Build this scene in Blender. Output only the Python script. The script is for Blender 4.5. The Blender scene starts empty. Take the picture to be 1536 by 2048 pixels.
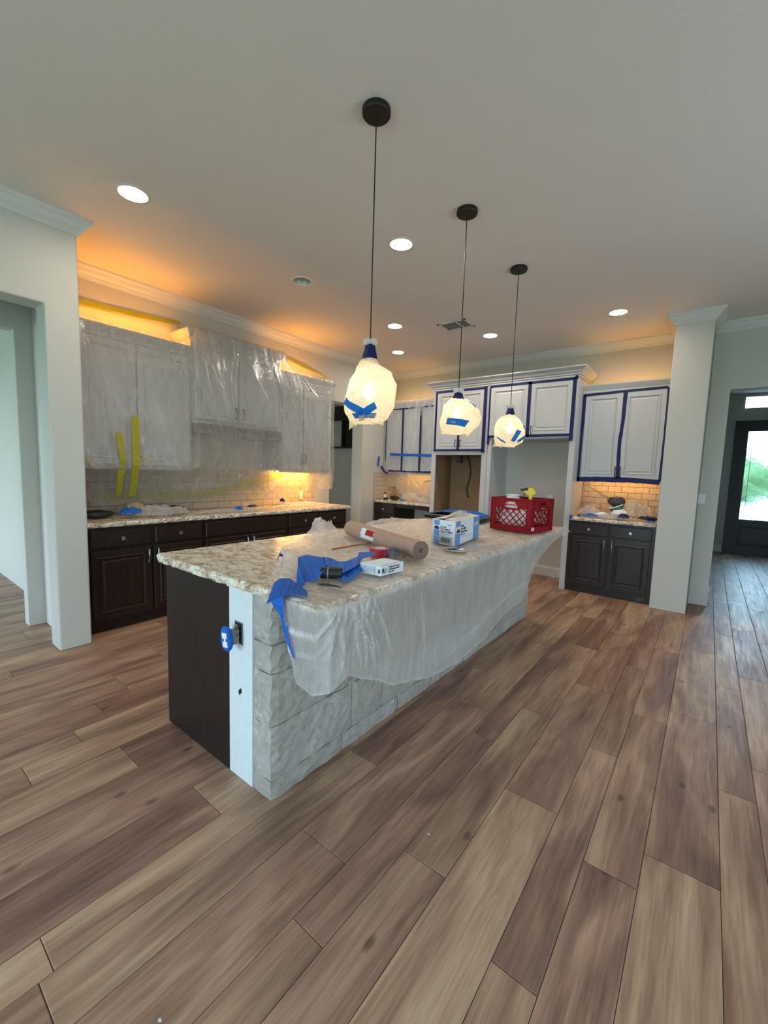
import bpy, bmesh, math, random
import numpy as np
from mathutils import Vector, Matrix
random.seed(7)
rnd = random.Random(11)
S = bpy.context.scene
COL = S.collection
PI = math.pi

# ------------------------------------------------------------------ camera
CAM = np.array([1.35942, -1.03704, 1.42436])
RT = np.array([0.78905717, 0.61351886, 0.03135918])
UP = np.array([-0.08505077, 0.05854482, 0.99465515])
FW = np.array([-0.60840378, 0.7875069, -0.09837546])
FPX = 837.37
cd = bpy.data.cameras.new('camera')
cam = bpy.data.objects.new('camera', cd); COL.objects.link(cam)
cam.matrix_world = Matrix(((RT[0], UP[0], -FW[0], CAM[0]), (RT[1], UP[1], -FW[1], CAM[1]), (RT[2], UP[2], -FW[2], CAM[2]), (0, 0, 0, 1)))
cd.sensor_fit = 'VERTICAL'; cd.sensor_height = 36.0; cd.lens = FPX * 36.0 / 2048.0
cd.clip_start = 0.02; cd.clip_end = 300
S.camera = cam

# ------------------------------------------------------------------ world / exposure
w = bpy.data.worlds.new('sky'); S.world = w; w.use_nodes = True
nt = w.node_tree; nt.nodes.clear()
wo = nt.nodes.new('ShaderNodeOutputWorld'); bg = nt.nodes.new('ShaderNodeBackground')
tc = nt.nodes.new('ShaderNodeTexCoord'); sx = nt.nodes.new('ShaderNodeSeparateXYZ'); cr = nt.nodes.new('ShaderNodeValToRGB')
nt.links.new(tc.outputs['Generated'], sx.inputs[0]); nt.links.new(sx.outputs['Z'], cr.inputs[0])
cr.color_ramp.elements[0].position = 0.0; cr.color_ramp.elements[0].color = (0.68, 0.87, 1.0, 1)
cr.color_ramp.elements[1].position = 0.6; cr.color_ramp.elements[1].color = (0.42, 0.70, 1.0, 1)
nt.links.new(cr.outputs[0], bg.inputs[0]); bg.inputs[1].default_value = 5.0
nt.links.new(bg.outputs[0], wo.inputs[0])
S.view_settings.view_transform = 'Standard'; S.view_settings.look = 'None'
S.view_settings.gamma = 1.0; S.view_settings.use_curve_mapping = False
S.view_settings.exposure = 1.3
cy = S.cycles
cy.max_bounces = 7; cy.diffuse_bounces = 4; cy.glossy_bounces = 2; cy.transmission_bounces = 5; cy.transparent_max_bounces = 14
cy.use_denoising = True; cy.sample_clamp_indirect = 4.0; cy.caustics_reflective = False; cy.caustics_refractive = False
cy.use_adaptive_sampling = True; cy.adaptive_threshold = 0.02
K_CAN, K_PEND, K_STRIP, K_UNDER = 80.0, 0.62, 13.0, 15.0      # strengths of the lamps' emitters

def portal(loc, rot, sx_, sy_):
    l = bpy.data.lights.new('window_daylight', 'AREA'); l.shape = 'RECTANGLE'; l.size = sx_; l.size_y = sy_
    l.cycles.is_portal = True
    o = bpy.data.objects.new('window_daylight', l); COL.objects.link(o); o.location = loc; o.rotation_euler = rot
YB = -4.0     # wall behind the camera
WINS = [(-1.7, -0.1), (0.4, 2.0)]
WINR_FILL = [(-2.9, -2.0), (1.3, 2.2)]     # unseen windows added in the right-hand wall for more fill light
for a, b in WINR_FILL: portal((4.04, (a + b) / 2, 1.3), (PI / 2, 0, PI / 2), b - a, 2.2)
for a, b in WINS: portal(((a + b) / 2, YB - 0.1, 1.3), (PI / 2, 0, 0), b - a, 2.2)
portal((-5.6, YB - 0.1, 1.3), (PI / 2, 0, 0), 3.8, 2.2)
portal((2.3, 9.86, 1.6), (-PI / 2, 0, 0), 1.2, 3.0)

# ------------------------------------------------------------------ materials
def srgb(r, g, b):
    f = lambda c: (c / 255 / 12.92) if c / 255 <= 0.04045 else ((c / 255 + 0.055) / 1.055) ** 2.4
    return (f(r), f(g), f(b), 1)
class NT:
    def __init__(s, name):
        s.m = bpy.data.materials.new(name); s.m.use_nodes = True; s.t = s.m.node_tree; s.t.nodes.clear()
        s.out = s.n('OutputMaterial')
    def n(s, k, **kw):
        x = s.t.nodes.new('ShaderNode' + k)
        for a, v in kw.items(): setattr(x, a, v)
        return x
    def l(s, a, b): s.t.links.new(a, b)
    def pos(s, sc=(1, 1, 1), off=None):
        g = s.n('NewGeometry'); mp = s.n('Mapping'); mp.inputs['Scale'].default_value = sc
        s.l(g.outputs['Position'], mp.inputs['Vector'])
        if off is not None: s.l(off, mp.inputs['Location'])
        return mp.outputs[0]
    def noise(s, vec, scale, detail=3, rough=0.55, dist=0):
        x = s.n('TexNoise'); x.inputs['Scale'].default_value = scale; x.inputs['Detail'].default_value = detail
        x.inputs['Roughness'].default_value = rough; x.inputs['Distortion'].default_value = dist
        if vec is not None: s.l(vec, x.inputs['Vector'])
        return x.outputs[0]
    def ramp(s, fac, stops):
        x = s.n('ValToRGB'); e = x.color_ramp.elements
        while len(e) < len(stops): e.new(0.5)
        for k, (p, c) in enumerate(stops):
            e[k].position = p; e[k].color = c if len(c) == 4 else (*c, 1)
        s.l(fac, x.inputs[0]); return x.outputs[0]
    def mix(s, fac, a, b, mode='MIX'):
        x = s.n('Mix', data_type='RGBA', blend_type=mode)
        for i, v in ((0, fac), (6, a), (7, b)):
            if hasattr(v, 'node'): s.l(v, x.inputs[i])
            else: x.inputs[i].default_value = v
        return x.outputs[2]
    def math(s, op, a, b=0.0):
        x = s.n('Math', operation=op)
        for i, v in ((0, a), (1, b)):
            if hasattr(v, 'node'): s.l(v, x.inputs[i])
            else: x.inputs[i].default_value = v
        return x.outputs[0]
    def bump(s, h, strength, dist=0.01):
        x = s.n('Bump'); x.inputs['Strength'].default_value = strength; x.inputs['Distance'].default_value = dist
        s.l(h, x.inputs['Height']); return x.outputs[0]
    def princ(s, col, rough=0.5, metal=0, normal=None, spec=0.5):
        p = s.n('BsdfPrincipled')
        if hasattr(col, 'node'): s.l(col, p.inputs['Base Color'])
        else: p.inputs['Base Color'].default_value = col
        if hasattr(rough, 'node'): s.l(rough, p.inputs['Roughness'])
        else: p.inputs['Roughness'].default_value = rough
        p.inputs['Metallic'].default_value = metal; p.inputs['Specular IOR Level'].default_value = spec
        if normal is not None: s.l(normal, p.inputs['Normal'])
        return p
    def done(s, sh): s.l(sh, s.out.inputs[0]); return s.m

def plain(name, col, rough=0.5, metal=0, var=0.06, scale=30, bump=0.0, bscale=200, spec=0.5):
    a = NT(name); p = a.pos()
    n = a.noise(p, scale, 2)
    c2 = tuple(max(0, x * (1 - var * 2)) for x in col[:3]) + (1,)
    c = a.mix(n, c2, tuple(min(1, x * (1 + var)) for x in col[:3]) + (1,))
    nm = a.bump(a.noise(p, bscale, 2), bump, 0.002) if bump else None
    return a.done(a.princ(c, rough, metal, nm, spec).outputs[0])
def emis(name, col, k):
    a = NT(name); e = a.n('Emission'); e.inputs[0].default_value = (*col, 1); e.inputs[1].default_value = k
    return a.done(e.outputs[0])
def film(name, dens, col=(0.86, 0.87, 0.86), gloss=0.35, rough=0.16, warm=None, bscale=14, bstr=0.6):
    a = NT(name); p = a.pos()
    st = a.pos((1, 1, 0.28))
    n1 = a.noise(st, bscale, 5, 0.65, 0.8); n2 = a.noise(p, bscale * 3.2, 3, 0.6, 0.5)
    h = a.math('ADD', n1, a.math('MULTIPLY', n2, 0.35))
    nm = a.bump(h, bstr, 0.02)
    at = a.n('Attribute'); at.attribute_name = 'crease'
    d = a.n('BsdfDiffuse'); d.inputs[0].default_value = (*col, 1); a.l(nm, d.inputs['Normal'])
    tr = a.n('BsdfTranslucent'); tr.inputs[0].default_value = (*col, 1); a.l(nm, tr.inputs['Normal'])
    g = a.n('BsdfGlossy'); g.inputs[0].default_value = (1, 1, 1, 1); g.inputs['Roughness'].default_value = rough; a.l(nm, g.inputs['Normal'])
    dt = a.n('MixShader'); dt.inputs[0].default_value = 0.45; a.l(d.outputs[0], dt.inputs[1]); a.l(tr.outputs[0], dt.inputs[2])
    lw = a.n('LayerWeight'); lw.inputs[0].default_value = 0.3; a.l(nm, lw.inputs['Normal'])
    gf = a.math('MULTIPLY', a.math('ADD', lw.outputs['Fresnel'], 0.08), gloss); gf_ = a.n('Clamp'); a.l(gf, gf_.inputs[0])
    solid = a.n('MixShader'); a.l(gf_.outputs[0], solid.inputs[0]); a.l(dt.outputs[0], solid.inputs[1]); a.l(g.outputs[0], solid.inputs[2])
    t = a.n('BsdfTransparent'); t.inputs[0].default_value = (0.97, 0.97, 0.97, 1)
    cl = a.ramp(n1, [(0.3, (0, 0, 0)), (0.75, (1, 1, 1))])
    f = a.math('ADD', a.math('MULTIPLY', cl, dens * 0.5), dens * 0.72)
    f = a.math('ADD', f, a.math('MULTIPLY', at.outputs['Fac'], 0.38))
    f = a.math('ADD', f, a.math('MULTIPLY', lw.outputs['Facing'], 0.18))
    fc = a.n('Clamp'); a.l(f, fc.inputs[0])
    m = a.n('MixShader'); a.l(fc.outputs[0], m.inputs[0]); a.l(t.outputs[0], m.inputs[1]); a.l(solid.outputs[0], m.inputs[2])
    return a.done(m.outputs[0])

def m_wall(name, col):
    a = NT(name); p = a.pos(); n = a.noise(p, 60, 3, 0.6); n2 = a.noise(p, 2.0, 2)
    c = a.mix(n2, tuple(x * 0.97 for x in col[:3]) + (1,), col)
    return a.done(a.princ(c, 0.75, 0, a.bump(n, 0.35, 0.004), 0.25).outputs[0])
M = {}
M['wall'] = m_wall('wall_paint', (0.56, 0.54, 0.48, 1))
M['ceil'] = m_wall('ceiling_paint', (0.75, 0.69, 0.64, 1))
M['trim'] = plain('trim_white', (0.66, 0.65, 0.62, 1), 0.4, var=0.02)
M['cab'] = plain('cabinet_white', (0.50, 0.50, 0.505, 1), 0.42, var=0.02)
def m_dark(name, c1, c2, rough=0.42):
    a = NT(name); p = a.pos((6, 6, 0.7)); n = a.noise(p, 7, 5, 0.6, 0.6)
    c = a.ramp(n, [(0.25, c1), (0.75, c2)])
    return a.done(a.princ(c, rough, 0, a.bump(n, 0.1, 0.002), 0.35).outputs[0])
M['dark'] = m_dark('espresso_wood', (0.012, 0.006, 0.004), (0.030, 0.016, 0.011))
M['dark2'] = m_dark('espresso_wood_grey', (0.020, 0.015, 0.013), (0.040, 0.031, 0.028), 0.38)
M['tan'] = plain('cabinet_interior_tan', (0.30, 0.19, 0.10, 1), 0.6, var=0.08)
M['hood'] = plain('hood_grey', (0.11, 0.10, 0.10, 1), 0.5)
M['metal'] = plain('brushed_nickel', (0.42, 0.41, 0.40, 1), 0.35, 0.9)
M['pull'] = plain('dark_pull_metal', (0.09, 0.09, 0.09, 1), 0.4, 0.8)
M['bronze'] = plain('dark_bronze', (0.018, 0.013, 0.010, 1), 0.55, 0.3)
M['black'] = plain('black_rubber', (0.008, 0.008, 0.009, 1), 0.45)
M['white'] = plain('white_plastic', (0.75, 0.74, 0.72, 1), 0.45, var=0.02)
M['drywall'] = plain('drywall_paint', (0.62, 0.66, 0.66, 1), 0.7, bump=0.1)
def tape_mat(name, col, tr=0.35):
    a = NT(name); p = a.pos(); n = a.noise(p, 40, 3)
    c = a.mix(n, tuple(x * 0.75 for x in col[:3]) + (1,), col)
    nm = a.bump(a.noise(p, 260, 2), 0.3, 0.001)
    pr = a.princ(c, 0.55, 0, nm, 0.35); t = a.n('BsdfTranslucent'); a.l(c, t.inputs[0])
    m = a.n('MixShader'); m.inputs[0].default_value = tr; a.l(pr.outputs[0], m.inputs[1]); a.l(t.outputs[0], m.inputs[2])
    return a.done(m.outputs[0])
M['blue'] = tape_mat('blue_painters_tape', (0.015, 0.195, 0.74, 1))
M['navy'] = tape_mat('blue_tape_dark', (0.004, 0.009, 0.088, 1), 0.02)
M['yellow'] = tape_mat('yellow_film_tape', (0.62, 0.58, 0.05, 1), 0.4)
M['cream'] = tape_mat('cream_masking_tape', (0.62, 0.56, 0.38, 1), 0.3)
M['film'] = film('plastic_film', 0.42)
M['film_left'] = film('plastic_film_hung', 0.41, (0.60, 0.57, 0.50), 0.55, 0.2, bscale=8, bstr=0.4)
M['film_isl'] = film('plastic_film_island', 0.50, (0.93, 0.94, 0.92), 0.34, 0.25, bscale=9)
M['film_top'] = film('plastic_film_flat', 0.27, (0.90, 0.87, 0.84), 0.30, 0.22, bscale=18, bstr=0.8)
M['film_heap'] = film('plastic_film_heap', 0.50, (0.88, 0.87, 0.86), 0.5, 0.18, bscale=34, bstr=0.9)
M['red'] = plain('red_crate_plastic', (0.27, 0.002, 0.009, 1), 0.45, var=0.05, spec=0.3)
M['redtape'] = plain('red_tape', (0.40, 0.01, 0.015, 1), 0.4)
M['yel'] = plain('yellow_plastic', (0.85, 0.60, 0.02, 1), 0.35)
M['kraft'] = plain('rosin_paper', (0.40, 0.25, 0.19, 1), 0.8, var=0.05, bump=0.2, bscale=90)
M['kraft_d'] = plain('rosin_paper_edge', (0.16, 0.085, 0.065, 1), 0.85, var=0.1)
M['boxw'] = plain('carton_white', (0.72, 0.76, 0.80, 1), 0.5, var=0.02)
M['boxb'] = plain('carton_blue', (0.13, 0.30, 0.62, 1), 0.5, var=0.03)
M['boxi'] = plain('carton_inside', (0.66, 0.60, 0.52, 1), 0.7, var=0.05)
M['ink'] = plain('black_ink', (0.015, 0.018, 0.025, 1), 0.6)
M['inkw'] = plain('white_ink', (0.75, 0.80, 0.88, 1), 0.6)
M['resp'] = plain('dark_grey_rubber', (0.055, 0.05, 0.045, 1), 0.5, var=0.4, scale=18)
M['wood'] = plain('pine_wood', (0.45, 0.20, 0.08, 1), 0.55, var=0.1)
M['lid'] = plain('yellowed_lid', (0.50, 0.40, 0.22, 1), 0.5)
M['green'] = plain('green_label', (0.04, 0.16, 0.03, 1), 0.5)
M['grey'] = plain('grey_plastic', (0.18, 0.18, 0.17, 1), 0.5)
M['rag'] = plain('white_cloth', (0.88, 0.80, 0.78, 1), 0.9, var=0.04, bump=0.3)
M['lens'] = emis('lamp_lens', (1.0, 0.90, 0.78), K_CAN)
M['bulb'] = emis('lamp_bulb', (1.0, 0.84, 0.58), K_PEND * 10)
M['strip_l'] = emis('cabinet_light_strip_left', (1.0, 0.40, 0.045), K_STRIP * 4.5)
M['under_l'] = emis('under_cabinet_light_left', (1.0, 0.50, 0.10), K_UNDER * 6.5)
M['strip'] = emis('cabinet_light_strip', (1.0, 0.48, 0.08), K_STRIP)
M['under'] = emis('under_cabinet_light', (1.0, 0.50, 0.10), K_UNDER)
M['reflector'] = plain('can_reflector', (0.55, 0.56, 0.52, 1), 0.3, 0.5)
def m_bag():
    a = NT('lamp_bag_film'); p = a.pos(); n = a.noise(p, 22, 4, 0.6, 1.0)
    nm = a.bump(n, 0.9, 0.02); c = (0.93, 0.86, 0.70, 1)
    d = a.n('BsdfDiffuse'); d.inputs[0].default_value = c; a.l(nm, d.inputs['Normal'])
    tr = a.n('BsdfTranslucent'); tr.inputs[0].default_value = c; a.l(nm, tr.inputs['Normal'])
    t = a.n('BsdfTransparent'); m1 = a.n('MixShader'); m1.inputs[0].default_value = 0.72
    a.l(d.outputs[0], m1.inputs[1]); a.l(tr.outputs[0], m1.inputs[2])
    m2 = a.n('MixShader'); f = a.ramp(n, [(0.3, (0.90,) * 3), (0.7, (0.985,) * 3)]); a.l(f, m2.inputs[0])
    a.l(t.outputs[0], m2.inputs[1]); a.l(m1.outputs[0], m2.inputs[2]); return a.done(m2.outputs[0])
M['bag'] = m_bag()
def m_floor():
    a = NT('plank_floor'); at = a.n('Attribute'); at.attribute_name = 'pid'; pid = at.outputs['Fac']
    off = a.n('CombineXYZ'); a.l(a.math('MULTIPLY', pid, 37.0), off.inputs[0]); a.l(a.math('MULTIPLY', pid, 91.0), off.inputs[1])
    g1 = a.noise(a.pos((22, 1.4, 1), off.outputs[0]), 1.6, 6, 0.62, 0.7)
    g2 = a.noise(a.pos((6, 1.1, 1), off.outputs[0]), 1.0, 3, 0.55, 0.9)
    g3 = a.noise(a.pos((130, 5, 1), off.outputs[0]), 1.0, 3, 0.6, 0.2)
    tone = a.math('ADD', a.math('MULTIPLY', g2, 0.66), a.math('MULTIPLY', g1, 0.34))
    tone = a.math('ADD', tone, a.math('MULTIPLY', a.math('SUBTRACT', pid, 0.5), 0.09))
    c = a.ramp(tone, [(0.28, (0.125, 0.060, 0.040)), (0.44, (0.265, 0.142, 0.090)), (0.54, (0.405, 0.232, 0.143)), (0.70, (0.590, 0.375, 0.232))])
    c = a.mix(0.33, c, a.ramp(g3, [(0.3, (0.35, 0.35, 0.35)), (0.6, (1, 1, 1))]), 'MULTIPLY')
    v = a.n('TexVoronoi'); v.feature = 'F1'; v.inputs['Scale'].default_value = 1.0
    a.l(a.pos((5.6, 2.9, 1), off.outputs[0]), v.inputs['Vector'])
    kn = a.ramp(v.outputs['Distance'], [(0.045, (0.22, 0.19, 0.17)), (0.10, (1, 1, 1))])
    c = a.mix(0.7, c, kn, 'MULTIPLY')
    hs = a.n('HueSaturation'); a.l(c, hs.inputs['Color']); a.l(a.math('ADD', 0.492, a.math('MULTIPLY', pid, 0.012)), hs.inputs['Hue'])
    rg = a.ramp(g1, [(0.3, (0.52,) * 3), (0.7, (0.36,) * 3)])
    hh = a.math('ADD', g1, a.math('MULTIPLY', g3, 0.6))
    return a.done(a.princ(hs.outputs[0], rg, 0, a.bump(hh, 0.25, 0.003), 0.5).outputs[0])
M['floor'] = m_floor()
M['sub'] = plain('floor_joint', (0.02, 0.013, 0.01, 1), 0.8)
def m_granite(name, veins):
    a = NT(name); n1 = a.noise(a.pos((1.0, 1.8, 1)), 11, 6, 0.7, 0.8); n2 = a.noise(a.pos(), 60, 4, 0.65); n3 = a.noise(a.pos((1, 1.8, 1)), 34, 4, 0.7, 0.5)
    c = a.ramp(n1, [(0.34, (0.30, 0.19, 0.11)), (0.44, (0.55, 0.44, 0.32)), (0.54, (0.78, 0.71, 0.59)), (0.70, (0.82, 0.78, 0.70))])
    c = a.mix(0.60, c, a.ramp(n3, [(0.38, (0.50, 0.40, 0.30)), (0.50, (1, 1, 1))]), 'MULTIPLY')
    c = a.mix(0.8, c, a.ramp(n2, [(0.34, (0.12, 0.10, 0.09)), (0.42, (1, 1, 1))]), 'MULTIPLY')
    return a.done(a.princ(c, 0.22, 0, a.bump(n2, 0.05, 0.002), 0.5).outputs[0])
M['granite'] = m_granite('granite', 1)
def m_stone():
    a = NT('limestone'); n1 = a.noise(a.pos(), 6, 4, 0.6); n2 = a.noise(a.pos(), 34, 7, 0.72, 0.5)
    at = a.n('Attribute'); at.attribute_name = 'pid'
    c = a.ramp(n1, [(0.3, (0.58, 0.54, 0.46)), (0.7, (0.76, 0.73, 0.66))])
    c = a.mix(a.math('MULTIPLY', at.outputs['Fac'], 0.5), c, (0.56, 0.50, 0.41, 1))
    return a.done(a.princ(c, 0.85, 0, a.bump(n2, 1.0, 0.03), 0.2).outputs[0])
M['stone'] = m_stone()
M['grout'] = plain('tile_grout', (0.20, 0.15, 0.10, 1), 0.9)
M['mortar'] = plain('mortar', (0.42, 0.41, 0.38, 1), 0.9)
def m_tile():
    a = NT('travertine_tile'); at = a.n('Attribute'); at.attribute_name = 'pid'
    n = a.noise(a.pos(), 18, 5, 0.65)
    c = a.ramp(n, [(0.3, (0.42, 0.35, 0.26)), (0.7, (0.56, 0.49, 0.40))])
    c = a.mix(a.math('MULTIPLY', at.outputs['Fac'], 0.4), c, (0.46, 0.38, 0.29, 1))
    return a.done(a.princ(c, 0.5, 0, a.bump(n, 0.2, 0.004), 0.4).outputs[0])
M['tile'] = m_tile()
def m_glass(name, rough, bsc, bst, tint=(0.9, 0.97, 0.97)):
    a = NT(name); nm = a.bump(a.noise(a.pos(), bsc, 3), bst, 0.01)
    g = a.n('BsdfGlass'); g.inputs['Roughness'].default_value = rough; g.inputs['IOR'].default_value = 1.2; a.l(nm, g.inputs['Normal'])
    t = a.n('BsdfTransparent'); t.inputs[0].default_value = (*tint, 1); m = a.n('MixShader'); m.inputs[0].default_value = 0.45
    a.l(t.outputs[0], m.inputs[1]); a.l(g.outputs[0], m.inputs[2]); return a.done(m.outputs[0])
M['glass'] = m_glass('textured_glass', 0.05, 18, 0.5)
M['bottle'] = m_glass('clear_bottle', 0.02, 30, 0.5)
M['doorwood'] = plain('front_door_dark', (0.030, 0.034, 0.036, 1), 0.45, var=0.1)
M['lawn'] = plain('lawn', (0.42, 0.50, 0.34, 1), 0.9, var=0.2, scale=2)
M['drive'] = plain('driveway', (0.75, 0.74, 0.70, 1), 0.9, var=0.05, scale=2)
M['leaf'] = plain('tree_leaves', (0.09, 0.17, 0.06, 1), 0.8, var=0.4, scale=3, bump=0.5, bscale=5)
M['brick_o'] = plain('porch_stone', (0.10, 0.08, 0.09, 1), 0.9)

# ------------------------------------------------------------------ mesh helpers
WL = {}     # world location of every object
def link(name, me, mat, parent=None, loc=(0, 0, 0)):
    o = bpy.data.objects.new(name, me); COL.objects.link(o)
    if mat is not None and not me.materials:
        for mm in (mat if isinstance(mat, (list, tuple)) else [mat]): me.materials.append(mm)
    loc = Vector(loc); WL[o.name] = loc
    if parent is not None: o.parent = parent; o.location = loc - WL[parent.name]
    else: o.location = loc
    return o
def tag(o, label=None, cat=None, group=None, kind=None):
    if label: o['label'] = label
    if cat: o['category'] = cat
    if group: o['group'] = group
    if kind: o['kind'] = kind
    return o
def empty(name, loc, label=None, cat=None, group=None, kind=None):
    o = bpy.data.objects.new(name, None); COL.objects.link(o); o.location = loc; o.empty_display_size = 0.05
    WL[o.name] = Vector(loc); return tag(o, label, cat, group, kind)
class MB:
    def __init__(s): s.v = []; s.f = []
    def add(s, vs, fs):
        k = len(s.v); s.v += [tuple(map(float, p)) for p in vs]; s.f += [tuple(i + k for i in f) for f in fs]; return s
    def box(s, x0, x1, y0, y1, z0, z1):
        return s.add([(x0, y0, z0), (x1, y0, z0), (x1, y1, z0), (x0, y1, z0), (x0, y0, z1), (x1, y0, z1), (x1, y1, z1), (x0, y1, z1)],
                     [(0, 3, 2, 1), (4, 5, 6, 7), (0, 1, 5, 4), (1, 2, 6, 5), (2, 3, 7, 6), (3, 0, 4, 7)])
    def fbox(s, F, u0, u1, z0, z1, n0, n1):
        k = [F(u, z, n) for n in (n0, n1) for (u, z) in ((u0, z0), (u1, z0), (u1, z1), (u0, z1))]
        return s.add(k, [(0, 3, 2, 1), (4, 5, 6, 7), (0, 1, 5, 4), (1, 2, 6, 5), (2, 3, 7, 6), (3, 0, 4, 7)])
    def tube(s, pts, r, n=8, caps=True):
        pts = [Vector(p) for p in pts]; rs = r if isinstance(r, (list, tuple)) else [r] * len(pts); rings = []
        for i, p in enumerate(pts):
            t = (pts[min(i + 1, len(pts) - 1)] - pts[max(i - 1, 0)]).normalized()
            a = Vector((0, 0, 1)) if abs(t.z) < 0.9 else Vector((1, 0, 0))
            u = t.cross(a).normalized(); w_ = t.cross(u)
            rings.append([p + (u * math.cos(2 * PI * k / n) + w_ * math.sin(2 * PI * k / n)) * rs[i] for k in range(n)])
        vs = [q for r_ in rings for q in r_]; fs = []
        for i in range(len(pts) - 1):
            for k in range(n): fs.append((i * n + k, i * n + (k + 1) % n, (i + 1) * n + (k + 1) % n, (i + 1) * n + k))
        if caps: fs += [tuple(range(n))[::-1], tuple((len(pts) - 1) * n + k for k in range(n))]
        return s.add(vs, fs)
    def lathe(s, prof, c, n=24, axis=(0, 0, 1), caps=False):
        ax = Vector(axis).normalized(); a = Vector((1, 0, 0)) if abs(ax.x) < 0.9 else Vector((0, 1, 0))
        u = ax.cross(a).normalized(); w_ = ax.cross(u); c = Vector(c); vs = []; fs = []
        for (r, h) in prof:
            for k in range(n): vs.append(c + ax * h + (u * math.cos(2 * PI * k / n) + w_ * math.sin(2 * PI * k / n)) * r)
        for i in range(len(prof) - 1):
            for k in range(n): fs.append((i * n + k, i * n + (k + 1) % n, (i + 1) * n + (k + 1) % n, (i + 1) * n + k))
        if caps: fs += [tuple(range(n)), tuple((len(prof) - 1) * n + k for k in range(n))]
        return s.add(vs, fs)
    def build(s, name, mat, parent=None, bevel=0, smooth=False, attr=None, recalc=True, origin=None):
        V_ = np.array(s.v); c = (V_.min(0) + V_.max(0)) / 2; c[2] = V_[:, 2].min()
        if origin is not None: c = np.array(origin, float)
        me = bpy.data.meshes.new(name); me.from_pydata((V_ - c).tolist(), [], s.f)
        if recalc:
            b = bmesh.new(); b.from_mesh(me); bmesh.ops.recalc_face_normals(b, faces=b.faces); b.to_mesh(me); b.free()
        if smooth: me.polygons.foreach_set('use_smooth', [True] * len(me.polygons))
        if attr is not None:
            at = me.attributes.new(attr[0], 'FLOAT', 'POINT'); val = attr[1]
            at.data.foreach_set('value', [float(val)] * len(me.vertices) if np.isscalar(val) else list(map(float, val)))
        o = link(name, me, mat, parent, c)
        if bevel:
            bv = o.modifiers.new('bevel', 'BEVEL'); bv.width = bevel; bv.segments = 2; bv.limit_method = 'ANGLE'
        return o
def box(name, mat, x0, x1, y0, y1, z0, z1, parent=None, bevel=0):
    return MB().box(x0, x1, y0, y1, z0, z1).build(name, mat, parent, bevel)
# frames: F(u, z, n) -> world ; wall facing -Y and wall facing +X
def FB(y): return lambda u, z, n: (u, y - n, z)
def FL(x): return lambda u, z, n: (x + n, u, z)
def ringpanel(F, u0, u1, z0, z1, rings):
    vs = []; fs = []
    for (i, n) in rings: vs += [F(u0 + i, z0 + i, n), F(u1 - i, z0 + i, n), F(u1 - i, z1 - i, n), F(u0 + i, z1 - i, n)]
    k = len(rings)
    for r in range(k - 1):
        for q in range(4): fs.append((r * 4 + q, r * 4 + (q + 1) % 4, r * 4 + 4 + (q + 1) % 4, r * 4 + 4 + q))
    fs += [(0, 3, 2, 1), tuple((k - 1) * 4 + q for q in range(4))]
    return MB().add(vs, fs)
DOOR = [(0, 0), (0, .017), (.003, .020), (.050, .020), (.056, .026), (.062, .024), (.070, .012), (.082, .012), (.094, .017), (.100, .017)]
DRAW = [(0, 0), (0, .014), (.006, .020), (.010, .020)]
def pull(F, u, z0, z1, n, mat, parent, name='handle', r=.0068):
    m = MB(); m.tube([F(u, z0, n), F(u, z0 + .004, n + .022), F(u, (z0 + z1) / 2, n + .030), F(u, z1 - .004, n + .022), F(u, z1, n)], r, 8)
    return m.build(name, mat, parent, smooth=True)
def knob(F, u, z, n, mat, parent):
    m = MB(); m.fbox(F, u - .005, u + .005, z - .005, z + .005, n, n + .014); m.fbox(F, u - .015, u + .015, z - .015, z + .015, n + .014, n + .022)
    return m.build('knob', mat, parent, bevel=.002)
def sweep(path, prof, z, closed=False):
    """prof: (out, up) ; out is to the right of the direction of travel; mitred"""
    P = [Vector(p) for p in path]; N = len(P); m = []; vs = []; fs = []
    for i in range(N):
        a = (P[i] - P[i - 1]).normalized() if (i > 0 or closed) else None
        b = (P[(i + 1) % N] - P[i]).normalized() if (i < N - 1 or closed) else None
        if a is None: a = b
        if b is None: b = a
        na = Vector((a.y, -a.x)); nb = Vector((b.y, -b.x)); mm = (na + nb); mm = mm / max(1e-6, mm.dot(na)) if mm.length > 1e-4 else na
        m.append(mm)
    k = len(prof)
    for i in range(N):
        for (o_, u_) in prof: vs.append((P[i].x + m[i].x * o_, P[i].y + m[i].y * o_, z + u_))
    for i in range(N if closed else N - 1):
        j = (i + 1) % N
        for q in range(k): fs.append((i * k + q, i * k + (q + 1) % k, j * k + (q + 1) % k, j * k + q))
    if not closed: fs += [tuple(range(k)), tuple((N - 1) * k + q for q in range(k))]
    return MB().add(vs, fs)
CROWN = [(0, 0), (.085, 0), (.085, -.012), (.078, -.020), (.060, -.032), (.045, -.055), (.030, -.070), (.022, -.074), (.022, -.084), (.014, -.090), (.014, -.100), (0, -.104)]
CABCR = [(0, 0), (.085, 0), (.085, -.010), (.074, -.022), (.052, -.040), (.036, -.066), (.022, -.078), (.022, -.090), (.010, -.096), (.010, -.118), (0, -.118)]
CABCR2 = [(0, 0), (.045, 0), (.045, -.012), (.034, -.030), (.020, -.055), (.012, -.066), (.012, -.095), (0, -.095)]
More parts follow.
